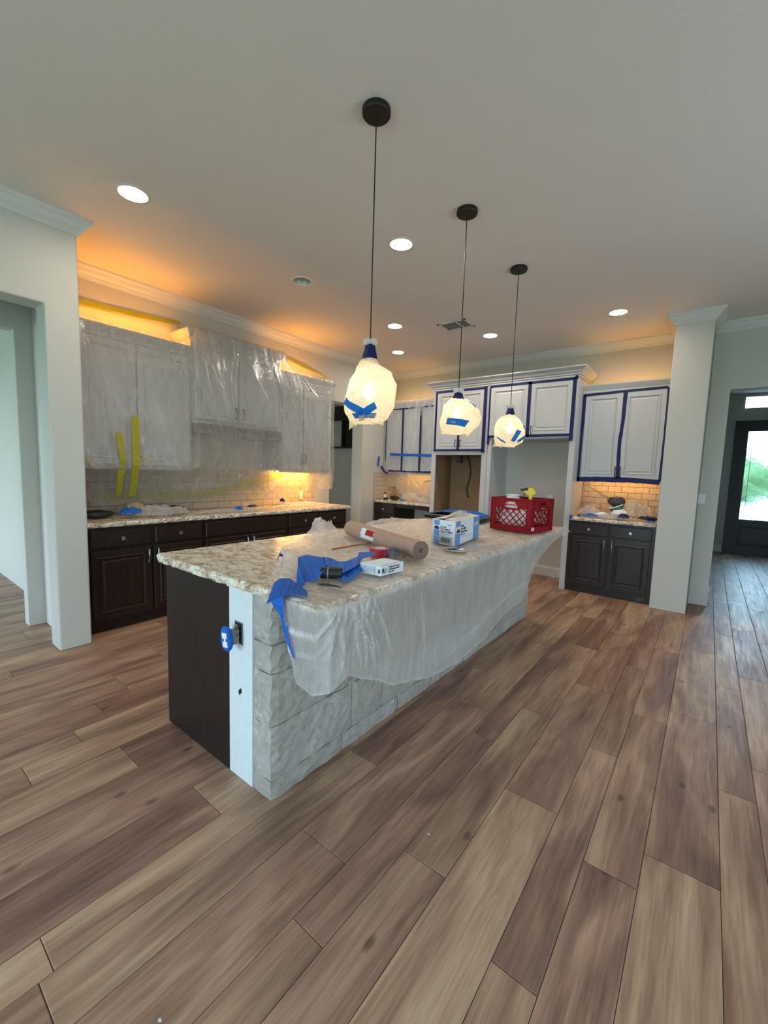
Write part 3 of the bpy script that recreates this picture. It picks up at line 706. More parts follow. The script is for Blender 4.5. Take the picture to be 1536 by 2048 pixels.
upper('upper_cabinet', UL, 1.140, 2.225, 1.86, 2.68, .336, [1.16, 1.665, 2.205], 'raised white two-door cabinet directly above the range hood', g1, hz=[(1.625, 1.93, 2.045), (1.715, 1.93, 2.045)])
upper('upper_cabinet', UL, 2.231, 3.10, 1.375, 2.50, .336, [2.25, 2.59, 3.08], 'white two-door upper cabinet right of the range hood, behind hanging film', g1, hz=[(2.56, 1.475, 1.595), (2.62, 1.475, 1.595)])
def cabcrown(path, z, prof, label):
    o = sweep(path, prof, z).build('cabinet_crown', M['cab']); return tag(o, label, 'molding', 'crown mouldings on top of the cabinets')
xf = XK + .336
cabcrown([(xf, .10), (xf, 1.134)], 2.575, CABCR2, 'white crown on the cabinet left of the range hood')
cabcrown([(XK + .01, 1.137), (xf, 1.137), (xf, 2.228), (XK + .01, 2.228)][::-1], 2.755, CABCR2, 'white crown on the raised cabinet above the hood') if False else cabcrown([(XK + .01, 1.137), (xf, 1.137), (xf, 2.228), (XK + .01, 2.228)], 2.755, CABCR2, 'white crown on the raised cabinet above the hood')
cabcrown([(xf, 2.231), (xf, 3.10), (XK + .01, 3.10)], 2.575, CABCR2, 'white crown on the cabinet right of the range hood')
t = empty('range_hood', (XK + .2, 1.68, 1.74), 'grey slim under-cabinet range hood behind the film', 'range hood')
m = MB(); m.box(XK + .004, XK + .40, 1.142, 2.222, 1.745, 1.846); m.build('hood_shell', M['hood'], t, .004)
box('filter_panel', M['metal'], XK + .04, XK + .36, 1.20, 2.17, 1.738, 1.745, t); box('rim', M['grey'], XK + .40, XK + .41, 1.142, 2.222, 1.745, 1.775, t)
box('control_strip', M['black'], XK + .40, XK + .406, 1.62, 1.76, 1.80, 1.825, t)
# lower cabinets, left run
def base(name, F, depth, u0, u1, label, group, mat, drawers, doors, knobs=True, kick=.10, ztop=.89, dz=(.715, .86), oz=(.115, .69), hmat=None, pulls=None):
    t = empty(name, F((u0 + u1) / 2, 0, depth / 2), label, 'cabinet', group)
    MB().fbox(F, u0, u1, .085, ztop, .003, depth).build('body', mat, t)
    MB().fbox(F, u0, u1, 0.001, .085, .003, depth - .03).build('toe_kick', mat, t)
    G = lambda u, z, n: F(u, z, n + depth)
    for (a, b) in drawers:
        o = ringpanel(G, a, b, dz[0], dz[1], DRAW).build('drawer', mat, t)
        if knobs: knob(G, (a + b) / 2, (dz[0] + dz[1]) / 2, .020, hmat or M['metal'], o)
    for i, (a, b) in enumerate(doors):
        o = ringpanel(G, a, b, oz[0], oz[1], DOOR).build('door', mat, t)
        u = b - .03 if i % 2 == 0 else a + .03
        pull(G, u, oz[1] - .14, oz[1] - .02, .020, hmat or M['metal'], o)
    return t
gl = 'dark lower cabinets on the left wall'
base('lower_cabinet', UL, .596, .095, 1.105, 'dark lower cabinet with two drawers nearest the left doorway', gl, M['dark'], [(.15, .615), (.65, 1.09)], [(.15, .615), (.635, 1.09)])
base('lower_cabinet', UL, .596, 1.110, 2.145, 'wide dark lower cabinet under the range hood', gl, M['dark'], [(1.13, 2.125)], [(1.13, 1.62), (1.635, 2.125)], knobs=False)
base('lower_cabinet', UL, .596, 2.150, 3.16, 'dark lower cabinet at the far end beside the pantry opening', gl, M['dark'], [(2.17, 2.64), (2.66, 3.14)], [(2.17, 2.64), (2.66, 3.14)])
def slab(name, x0, x1, y0, y1, z0, z1, rough_sides, seed, label, rad=.03, amp=.006):
    """rough_sides: subset of 'xXyY' with a chiselled edge"""
    pts = []; st = .03
    def edge(p, q, key):
        n = max(1, int(math.dist(p, q) / st))
        for k in range(n):
            t = k / n; pts.append((p[0] * (1 - t) + q[0] * t, p[1] * (1 - t) + q[1] * t, key in rough_sides))
    c = [(x0, y0), (x1, y0), (x1, y1), (x0, y1)]
    edge(c[0], c[1], 'y'); edge(c[1], c[2], 'X'); edge(c[2], c[3], 'Y'); edge(c[3], c[0], 'x')
    r2 = random.Random(seed); N = len(pts); cx, cy_ = (x0 + x1) / 2, (y0 + y1) / 2
    vs = []; prof = [(z0, .006), (z0 + (z1 - z0) * .3, 0), (z0 + (z1 - z0) * .7, .0), (z1 - .003, .005), (z1, .012)]
    for j, (z, ins) in enumerate(prof):
        for (x, y, rg) in pts:
            # round the corners
            qx = min(x - x0, x1 - x); qy = min(y - y0, y1 - y); dx = dy = 0
            if qx < rad and qy < rad:
                ox = x0 + rad if x < cx else x1 - rad; oy = y0 + rad if y < cy_ else y1 - rad; v = Vector((x - ox, y - oy)); L = v.length
                if L > rad: v = v / L * rad; x, y = ox + v.x, oy + v.y
            ex = -1 if x - x0 < rad * .7 and x - x0 <= min(y - y0, y1 - y) else (1 if x1 - x < rad * .7 and x1 - x <= min(y - y0, y1 - y) else 0)
            ey = 0 if ex else (-1 if y - y0 < y1 - y else 1)
            k = ins + (r2.uniform(-amp, amp) if rg and j < 4 else (r2.uniform(0, amp) if rg else 0))
            vs.append((x - ex * k, y - ey * k, z + (r2.uniform(-.002, .002) if rg and 0 < j < 4 else 0)))
    fs = [(j * N + i, j * N + (i + 1) % N, (j + 1) * N + (i + 1) % N, (j + 1) * N + i) for j in range(len(prof) - 1) for i in range(N)]
    fs += [tuple(range(N))[::-1], tuple((len(prof) - 1) * N + i for i in range(N))]
    o = MB().add(vs, fs).build(name, M['granite'], None)
    return tag(o, label, 'countertop')
slab('countertop', XK + .004, -2.505, .095, 3.24, .891, .93, 'X', 3, 'granite countertop on the left wall cabinets')
# back wall: nook
g2 = 'cabinets on the back wall'
upper('upper_cabinet', UB, XK + .01, -2.03, 1.39, 2.47, .332, [-3.085, -2.72, -2.37, -2.04], 'white three-door upper cabinet in the far corner nook, behind film and blue tape', g2)
cabcrown([(XK + .01, YK - .332), (-2.03, YK - .332)], 2.555, CABCR2, 'white crown on the corner nook cabinet')
t = base('lower_cabinet', UB, .585, XK + .03, -2.675, 'dark lower cabinet left of the desk knee space in the corner nook', g2, M['dark'], [(-3.10, -2.69)], [(-3.10, -2.69)])
t = empty('desk_support', (-2.04, 4.75, 0), 'dark end panel right of the desk knee space', 'panel', None)
box('side_panel', M['dark'], -2.055, -2.025, 4.48, YK - .004, 0.001, .89, t); box('apron', M['dark'], -2.67, -2.056, 4.48, 4.50, .83, .89, t)
slab('countertop', XK + .004, -2.024, 4.455, YK - .004, .891, .93, 'y', 5, 'granite countertop in the far corner nook')
# oven cabinet and refrigerator surround
YT = 4.478; FT = FB(YT)
def tallparts():
    t = empty('oven_cabinet', (-1.6, 4.77, 0), 'tall white oven cabinet with an empty tan opening', 'cabinet', g2)
    m = MB(); m.fbox(FT, -2.02, -1.95, .001, 2.63, -.02, 0); m.fbox(FT, -1.205, -1.125, .001, 2.63, -.02, 0); m.fbox(FT, -1.95, -1.205, 1.685, 2.63, -.02, 0); m.fbox(FT, -1.95, -1.205, .50, .58, -.02, 0)
    m.build('face_frame', M['cab'], t)
    m = MB(); m.box(-2.02, -2.0, YT + .02, YK - .003, .001, 2.63); m.box(-1.145, -1.125, YT + .02, YK - .003, .001, 2.63); m.box(-2.0, -1.145, YT + .02, YK - .003, 2.6, 2.63); m.build('side_panels', M['cab'], t)
    m = MB(); m.box(-1.999, -1.146, YK - .03, YK - .005, .55, 1.70); m.box(-1.999, -1.98, YT + .021, YK - .031, .55, 1.70); m.box(-1.165, -1.146, YT + .021, YK - .031, .55, 1.70); m.box(-1.979, -1.166, YT + .021, YK - .031, .54, .56); m.box(-1.979, -1.166, YT + .021, YK - .031, 1.69, 1.71)
    m.build('oven_opening_lining', M['tan'], t)
    for i, (a, b) in enumerate(((-1.945, -1.58), (-1.565, -1.20))):
        o = ringpanel(FT, a, b, 1.765, 2.595, DOOR).build('door', M['cab'], t); pull(FT, b - .03 if i == 0 else a + .03, 1.80, 1.90, .020, M['pull'], o)
    o = ringpanel(FT, -1.945, -1.20, .12, .50, DRAW).build('drawer', M['cab'], t); knob(FT, -1.57, .31, .02, M['metal'], o)
    for (a, b, z0, z1) in ((-1.975, -1.945, 1.735, 2.61), (-1.205, -1.165, 1.72, 2.62), (-1.95, -1.19, 2.585, 2.612), (-1.95, -1.19, 1.742, 1.768), (-1.59, -1.555, 1.75, 2.0)):
        j = .004; MB().add([FT(a + rnd.uniform(-j, j), z0, .0225), FT(b, z0 + rnd.uniform(-j, j), .0225), FT(b + rnd.uniform(-j, j), z1, .0225), FT(a, z1 + rnd.uniform(-j, j), .0225), FT(a, z0, .0005), FT(b, z0, .0005), FT(b, z1, .0005), FT(a, z1, .0005)],
             [(0, 1, 2, 3), (0, 4, 5, 1), (1, 5, 6, 2), (2, 6, 7, 3), (3, 7, 4, 0)]).build('blue_tape', M['navy'], t)
    b_ = box('junction_box', M['black'], -1.70, -1.62, 4.66, 4.72, 1.575, 1.69, t)
    o = MB().tube([(-1.49, 4.62, 1.69), (-1.455, 4.62, 1.60), (-1.43, 4.62, 1.45), (-1.44, 4.62, 1.33), (-1.47, 4.62, 1.24), (-1.475, 4.62, 1.16), (-1.45, 4.61, 1.09), (-1.43, 4.60, 1.075)], .015, 8).build('power_cable', M['black'], None, smooth=True)
    tag(o, 'black flexible power cable hanging in the empty oven opening', 'cable')
    t = empty('refrigerator_cabinet', (-.55, 4.77, 0), 'white cabinet surround over the empty refrigerator space', 'cabinet', g2)
    m = MB(); m.box(-1.12, -1.065, YT, YK - .003, .001, 1.90); m.box(-.05, .014, YT, YK - .003, .001, 2.63); m.build('side_panels', M['cab'], t)
    MB().box(-1.12, -.05, YT, YK - .003, 1.895, 2.63).build('body', M['cab'], t)
    for i, (a, b) in enumerate(((-1.105, -.585), (-.555, -.045))):
        o = ringpanel(FT, a, b, 1.945, 2.595, DOOR).build('door', M['cab'], t); pull(FT, b - .03 if i == 0 else a + .03, 1.96, 2.06, .020, M['pull'], o)
    for (a, b, z0, z1) in ((-1.125, -1.10, 1.83, 2.60), (-1.11, -.04, 2.59, 2.618), (-.595, -.55, 1.92, 2.625), (-1.11, -.05, 1.918, 1.95), (-.052, -.014, 1.86, 2.625), (-.03, .0, 2.60, 2.64)):
        j = .004; MB().add([FT(a + rnd.uniform(-j, j), z0, .0225), FT(b, z0 + rnd.uniform(-j, j), .0225), FT(b + rnd.uniform(-j, j), z1, .0225), FT(a, z1 + rnd.uniform(-j, j), .0225), FT(a, z0, .0005), FT(b, z0, .0005), FT(b, z1, .0005), FT(a, z1, .0005)],
             [(0, 1, 2, 3), (0, 4, 5, 1), (1, 5, 6, 2), (2, 6, 7, 3), (3, 7, 4, 0)]).build('blue_tape', M['navy'], t)
tallparts()
cabcrown([(-2.02, YK - .01), (-2.02, YT), (.014, YT), (.014, YK - .01)], 2.745, CABCR, 'tall white crown over the oven and refrigerator cabinets')
# right base + upper
base('lower_cabinet', UB, .582, .020, .935, 'dark lower cabinet beside the white pillar with silver knobs', g2, M['dark2'], [(.045, .462), (.482, .90)], [(.07, .462), (.485, .89)], dz=(.725, .865), oz=(.11, .70))
o = empty('floor_register', (.836, 4.50, 0), 'black toe-kick air register at the foot of the dark cabinet by the pillar', 'vent')
box('register_frame', M['black'], .79, .885, 4.498, 4.51, .012, .078, o)
for k in range(5): box('register_slat', M['grey'], .795 + k * .018, .80 + k * .018, 4.494, 4.498, .018, .072, o)
slab('countertop', .018, .936, 4.445, YK - .004, .891, .93, 'y', 6, 'granite countertop between the tall cabinets and the pillar')
ur = upper('upper_cabinet', UB, .018, .936, 1.385, 2.47, .332, [.045, .465, .905], 'white two-door upper cabinet beside the pillar outlined in blue tape', g2, hz=[(.44, 1.42, 1.56), (.495, 1.42, 1.56)])
GR = FB(YK - .332)
for (pts, hw_) in (([(.030, 2.44), (.034, 2.2), (.026, 1.9), (.022, 1.37)], .017), ([(.03, 2.435), (.45, 2.45), (.9, 2.46)], .014), ([(.91, 2.45), (.912, 1.9), (.905, 1.40)], .016), ([(.485, 2.44), (.478, 2.1), (.462, 1.85), (.468, 1.42)], .019), ([(.01, 1.395), (.3, 1.402), (.6, 1.405), (.9, 1.39)], .030)):
    P_ = [GR(u, z, .0235) for u, z in pts]; dv = Vector(P_[-1]) - Vector(P_[0]); wv = (hw_, 0, 0) if abs(dv.z) > abs(dv.x) else (0, 0, hw_)
    ribbon('blue_tape', P_, wv, M['navy'], ur, jag=.12, bend=5)
cabcrown([(.016, YK - .332), (.936, YK - .332)], 2.555, CABCR2, 'white crown on the upper cabinet beside the pillar')
# light strips
def strip(name, F, u0, u1, z, n, mat, label):
    t = empty(name, F((u0 + u1) / 2, z, n), label, 'light', 'cabinet accent lights')
    MB().fbox(F, u0, u1, z, z + .008, n - .012, n + .012).build('housing', M['white'], t)
    if mat in (M['under'], M['under_l']): MB().fbox(F, u0 + .01, u1 - .01, z - .006, z - .0005, n - .010, n + .010).build('light_strip', mat, t)
    else: MB().fbox(F, u0 + .01, u1 - .01, z + .0085, z + .014, n - .010, n + .010).build('light_strip', mat, t)
strip('accent_light', UL, .18, 1.10, 2.502, .20, M['strip_l'], 'warm light strip on top of the cabinet left of the hood')
strip('accent_light', UL, 2.30, 3.02, 2.502, .20, M['strip_l'], 'warm light strip on top of the cabinet right of the hood')
strip('accent_light', UB, -3.05, -2.20, 2.472, .16, M['strip'], 'warm light strip on top of the corner nook cabinet')
strip('accent_light', UB, .10, .88, 2.472, .16, M['strip'], 'warm light strip on top of the cabinet beside the pillar')
strip('under_cabinet_light', UL, 2.36, 2.98, 1.378, .12, M['under_l'], 'warm light strip under the cabinet right of the hood')
strip('under_cabinet_light', UB, -2.85, -2.10, 1.393, .14, M['under'], 'warm light strip under the corner nook cabinet')
strip('under_cabinet_light', UB, .10, .86, 1.388, .14, M['under'], 'warm light strip under the cabinet beside the pillar')
# backsplash tiles
def tiles(F, u0, u1, z0, z1, parent, nm):
    tw, th, g = .152, .0765, .0045; r = 0; z = z0
    while z < z1 - .01:
        u = u0 - (tw / 2 if r % 2 else 0)
        while u < u1 - .01:
            a, b = max(u, u0), min(u + tw, u1); zz = min(z + th, z1)
            if b - a > .015:
                n1 = .011 + rnd.uniform(-.001, .002)
                ringpanel(F, a + g / 2, b - g / 2, z + g / 2, zz - g / 2, [(0, .004), (0, n1 - .002), (.003, n1)]).build('wall_tile', M['tile'], parent, attr=('pid', rnd.random()))
            u += tw
        z += th; r += 1
    MB().fbox(F, u0, u1, z0, z1, .001, .005).build('tile_grout', M['grout'], parent)
tiles(UB, XK + .012, -2.03, .932, 1.386, wb, 'nook')
tiles(UB, .018, .936, .932, 1.384, wb, 'right')
tiles(UL, .10, 3.13, .932, 1.375, wl, 'left')
tiles(UL, 4.46, YK - .014, .932, 1.39, wl, 'leftnook')

# ================================================================== ISLAND
isl = empty('kitchen_island', (-.45, 1.58, 0), 'kitchen island with dark end panel, white post and rough limestone side', 'island')
box('cabinet_body', M['dark'], -.905, -.315, .012, 3.14, 0.001, .888, isl)
M['dark3'] = m_dark('island_panel_wood', (0.009, 0.005, 0.004), (0.024, 0.014, 0.012))
box('end_panel', M['dark3'], -.91, -.312, 0, .011, 0.001, .888, isl, .001)
box('pony_wall', M['drywall'], -.311, -.135, .001, 3.15, 0.001, .888, isl)
for i in range(4):
    a = .06 + i * .77; G = lambda u, z, n: (-.906 - n, u, z)
    o = ringpanel(G, a, a + .37, .12, .86, DOOR).build('door', M['dark'], isl); o = ringpanel(G, a + .38, a + .75, .12, .86, DOOR).build('door', M['dark'], isl)
box('mortar_bed', M['mortar'], -.1345, -.030, .03, 3.13, 0.001, .887, isl)
def rock(y0, y1, z0, z1, seed, corner=False, cornerY=False):
    x0, x1 = -.134, 0.0; nx, ny, nz = (4 if corner else 2), max(3, int((y1 - y0) / .032)), max(2, int((z1 - z0) / .03))
    idx = {}; vs = []; fs = []; r2 = random.Random(seed)
    def P(i, j, k):
        key = (i, j, k)
        if key not in idx:
            x = x0 + (x1 - x0) * i / nx; y = y0 + (y1 - y0) * j / ny; z = z0 + (z1 - z0) * k / nz
            if i == nx:
                e = (j in (0, ny)) + (k in (0, nz)); x += r2.uniform(-.003, .005) - .005 * e
            if corner and j == 0:
                e = (k in (0, nz)); y += r2.uniform(-.005, .003) + .003 * e + (.004 if i == 0 else 0)
            if cornerY and j == ny: y += r2.uniform(-.006, .008)
            if i == nx and corner and j == 0: x += r2.uniform(-.010, .003)
            idx[key] = len(vs); vs.append((x, y, z))
        return idx[key]
    for j in range(ny):
        for k in range(nz):
            fs.append((P(nx, j, k), P(nx, j + 1, k), P(nx, j + 1, k + 1), P(nx, j, k + 1)))
    for i in range(nx):
        for k in range(nz):
            fs.append((P(i, 0, k), P(i + 1, 0, k), P(i + 1, 0, k + 1), P(i, 0, k + 1))); fs.append((P(i, ny, k), P(i, ny, k + 1), P(i + 1, ny, k + 1), P(i + 1, ny, k)))
        for j in range(ny):
            fs.append((P(i, j, 0), P(i, j + 1, 0), P(i + 1, j + 1, 0), P(i + 1, j, 0))); fs.append((P(i, j, nz), P(i + 1, j, nz), P(i + 1, j + 1, nz), P(i, j + 1, nz)))
    MB().add(vs, fs).build('limestone_block', M['stone'], isl, attr=('pid', r2.random()))
rowsz = [(0.001, .088), (.092, .330), (.334, .562), (.566, .688), (.692, .888)]
starts = [[.44, .92], [.505, .762], [.365, .80], [.30, .62], [.42, .70]]
for r, (z0, z1) in enumerate(rowsz):
    cuts = [0.0] + starts[r]
    while cuts[-1] < 3.16 - .18: cuts.append(cuts[-1] + rnd.uniform(.22, .52))
    if 3.16 - cuts[-1] < .15: cuts.pop()
    cuts.append(3.16)
    for i in range(len(cuts) - 1): rock(cuts[i] + .002, cuts[i + 1] - .002, z0, z1, 100 + r * 20 + i, i == 0, i == len(cuts) - 2)
MB().add([(-.219, -.0006, .437), (-.212, -.0006, .420), (-.231, -.0006, .398), (-.240, -.0006, .415)], [(0, 1, 2, 3)]).build('wall_hole', M['black'], isl, recalc=False)
m = MB(); m.box(-.262, -.258, -.003, 0.0005, .640, .737); m.box(-.208, -.203, -.003, 0.0005, .640, .737); m.box(-.262, -.203, -.003, .0005, .735, .739); m.box(-.262, -.203, -.003, .0005, .640, .644); m.build('outlet_box_rim', M['grey'], isl)
box('outlet_box_opening', M['black'], -.258, -.208, -.0012, .0005, .644, .735, isl)
# receptacle pulled out of its box and wrapped with tape
t = empty('taped_receptacle', (-.235, -.05, .63), 'electrical receptacle wrapped in blue tape hanging out of the island post', 'outlet')
m = MB(); c = Vector((-.232, -.060, .680)); u = Vector((.93, .36, 0)).normalized(); v = Vector((0, -.10, 1)).normalized(); n = u.cross(v)
def ell(rad, h, off):
    return [c + u * (rad * math.copysign(abs(math.cos(q)) ** .8, math.cos(q))) + v * (h * math.copysign(abs(math.sin(q)) ** .8, math.sin(q))) + n * off for q in [2 * PI * k / 14 for k in range(14)]]
rings = [ell(.018, .045, -.010), ell(.026, .055, -.007), ell(.028, .058, .003), ell(.022, .051, .0115)]
vs = [p for r_ in rings for p in r_]; fs = [(j * 14 + k, j * 14 + (k + 1) % 14, (j + 1) * 14 + (k + 1) % 14, (j + 1) * 14 + k) for j in range(3) for k in range(14)] + [tuple(range(14)), tuple(42 + k for k in range(14))]
m.add(vs, fs).build('tape_wrap', M['blue'], t)
for s in (1, -1):
    q = c + v * (.020 * s) + n * .0125
    MB().add([q - u * .011 - v * .013, q + u * .011 - v * .013, q + u * .011 + v * .013, q - u * .011 + v * .013, *[p + n * .003 for p in (q - u * .011 - v * .013, q + u * .011 - v * .013, q + u * .011 + v * .013, q - u * .011 + v * .013)]], [(0, 1, 2, 3), (4, 5, 6, 7), (0, 1, 5, 4), (1, 2, 6, 5), (2, 3, 7, 6), (3, 0, 4, 7)]).build('receptacle_face', M['white'], t)
MB().add([c - u * .004 - v * .01 + n * .0125, c + u * .004 - v * .01 + n * .0125, c + u * .004 + v * .01 + n * .0125, c - u * .004 + v * .01 + n * .0125, c - u * .004 - v * .01 + n * .015, c + u * .004 - v * .01 + n * .015, c + u * .004 + v * .01 + n * .015, c - u * .004 + v * .01 + n * .015], [(0, 1, 2, 3), (4, 5, 6, 7), (0, 1, 5, 4), (1, 2, 6, 5), (2, 3, 7, 6), (3, 0, 4, 7)]).build('face_bridge', M['white'], t)
box('receptacle_body', M['grey'], -.248, -.212, -.052, -.012, .650, .712, t, .003)
MB().tube([(-.235, -.03, .71), (-.25, -.02, .728), (-.246, -.004, .722), (-.24, .0, .70)], .0025, 6).build('wire', M['white'], t)
MB().tube([(-.222, -.03, .66), (-.212, -.025, .69), (-.214, -.004, .70)], .0025, 6).build('wire', M['black'], t)
slab('countertop', -1.035, .30, -.012, 3.185, .889, .930, 'xXyY', 8, 'large granite countertop on the island', rad=.05, amp=.006)

# ================================================================== PLASTIC FILM
def smooth(a, b, x): t = np.clip((x - a) / (b - a), 0, 1); return t * t * (3 - 2 * t)
def left_sheet():
    nu, nv = 300, 230; y = np.linspace(.105, 3.045, nu); s = np.linspace(0, 1, nv)
    k1 = smooth(1.10, 1.17, y) * (1 - smooth(2.22, 2.32, y))       # over the raised middle cabinet
    hem = np.interp(y, [.1, .7, 1.8, 2.2, 2.5, 3.1], [1.09, 1.06, 1.05, 1.02, 1.10, 1.42]) + .02 * vn(y * 6, y * 0, 3)
    P = np.zeros((nu, nv, 3))
    for i in range(nu):
        k = k1[i]; r3 = y[i] > 1.7
        zt = np.interp(y[i], [.1, .34, .86, 1.15, 2.3, 2.8, 3.14], [2.78, 2.79, 2.82, 2.86, 2.84, 2.77, 2.68])
        A = np.array([(XK + .006, zt), (XK + .19, zt * .6 + 2.60 * .4), (-2.735, 2.592), (-2.70, 2.30), (-2.715, 1.80), (-2.70, 1.38), (-2.74 - .05 * (not r3), 1.15), (-2.80, hem[i])])
        B = np.array([(XK + .10, 2.765), (XK + .19, 2.768), (-2.735, 2.772), (-2.70, 2.40), (-2.700, 1.85), (-2.69, 1.50), (-2.73, 1.15), (-2.80, hem[i])])
        Q = A * (1 - k) + B * k; L = np.r_[0, np.cumsum(np.hypot(*np.diff(Q, axis=0).T))]; L /= L[-1]
        P[i, :, 0] = np.interp(s, L, Q[:, 0]); P[i, :, 2] = np.interp(s, L, Q[:, 1]); P[i, :, 1] = y[i]
    Y, Z = P[..., 1], P[..., 2]
    r2 = random.Random(5); segs = []
    for (ay, az, n_, lo, hi) in ((1.15, 2.80, 6, -.5, .25), (2.24, 2.77, 9, -.1, .85), (.2, 2.60, 5, .02, .5), (1.18, 2.7, 2, .1, .5), (3.05, 2.5, 5, -.5, 0), (2.0, 1.05, 4, -.9, .9), (.5, 1.5, 2, -.3, .3)):
        for q in range(n_):
            an = r2.uniform(lo, hi); L = r2.uniform(.4, 1.5); sg = -1 if az > 1.5 or az == 1.5 else 1
            segs.append((ay, az, ay + math.sin(an) * L, az + sg * math.cos(an) * L, r2.uniform(.35, 1)))
    for q in range(48):
        a, b = r2.uniform(.2, 3), r2.uniform(1.1, 2.5); an = r2.uniform(-.6, .6); L = r2.uniform(.1, .5); segs.append((a, b, a + math.sin(an) * L, b - math.cos(an) * L, r2.uniform(.3, .7)))
    fo = lines_field(Y + .16 * (fbm(Y * 1.6, Z * 1.6, 77, 3) - .45), Z + .16 * (fbm(Y * 1.6 + 9, Z * 1.6, 78, 3) - .45), segs, .0055)
    big = fbm(Y * 2.4 + .5 * Z, Z * .8, 9, 4) - .45
    nz = ridge(Y * 3 + Z, Z * 1.0, 4, 2)
    front = smooth(XK + .25, -2.72, P[..., 0])
    P[..., 0] += front * (.02 + .040 * big + .016 * nz + .012 * fo); P[..., 2] += (1 - front) * (.02 * nz)
    P[..., 1] += .012 * (fbm(Z * 3, Y * 3, 12, 3) - .45) + (1 - front) * .16 * (np.linspace(0, 1, nu)[:, None] ** 3)
    t = gridmesh('hung_plastic_sheet', P, M['film_left'], None, crease=fo * .75 + (nz - .5) * .3)  # fold opacity also paints white glints along the wrinkles
    tag(t, 'large translucent plastic sheet taped over the left wall cabinets and hood', 'plastic sheet')
    def on(yy, zz, off=.012):
        i = int(np.argmin(abs(y - yy))); j = int(np.argmin(abs(P[i, nv // 5:, 2] - zz))) + nv // 5; q = P[i, j]; return (q[0] + off, yy, zz)
    ribbon('yellow_tape', [on(.575, 1.83), on(.565, 1.6), on(.57, 1.4), on(.56, 1.12)], (0, .030, 0), M['yellow'], t, jag=.1)
    ribbon('yellow_tape', [on(.44, 1.68), on(.46, 1.45), on(.45, 1.3), on(.45, 1.12)], (0, .024, 0), M['yellow'], t, jag=.15)
    for (yy, zz, dy, dz) in ((.22, 1.42, .05, -.09), (.66, 1.44, .05, .07), (1.12, 1.42, .04, .05), (1.60, 1.32, .015, .05), (2.06, 1.40, .05, .01)):
        ribbon('masking_tape', [on(yy - dy / 2, zz - dz / 2, .016), on(yy + dy / 2, zz + dz / 2, .016)], (0, .5 * abs(dz) / 2 + .006, -.5 * dy / 2 + .004), M['cream'], t, jag=.1)
    return t
left_sheet()
ytp = [(XK + .010, .12, 2.80), (XK + .010, .6, 2.825), (XK + .010, 1.20, 2.88)]
tag(ribbon('yellow_wall_tape', ytp, [(0, .0, .035), (0, 0, .032), (0, 0, .018)], M['yellow'], None, jag=.1), 'yellow tape holding the sheet to the wall at left', 'tape', 'yellow tape strips on the left wall')
tag(ribbon('yellow_wall_tape', [(XK + .010, 2.55, 2.86), (XK + .010, 2.9, 2.80), (XK + .010, 3.32, 2.71)], [(0, .0, .012), (0, 0, .028), (0, 0, .030)], M['yellow'], None, jag=.1), 'yellow tape on the wall above the cabinet nearest the pantry', 'tape', 'yellow tape strips on the left wall')
tag(ribbon('yellow_wall_tape', [(XK + .022, .40, 1.10), (XK + .022, 1.0, 1.09), (XK + .022, 1.57, 1.12), (XK + .022, 2.18, 1.24), (XK + .022, 2.52, 1.33)], [(0, 0, .03), (0, 0, .035), (0, 0, .04), (0, 0, .045), (0, 0, .03)], M['yellow'], None, jag=.1), 'long yellow tape rising along the backsplash behind the sheet', 'tape', 'yellow tape strips on the left wall')

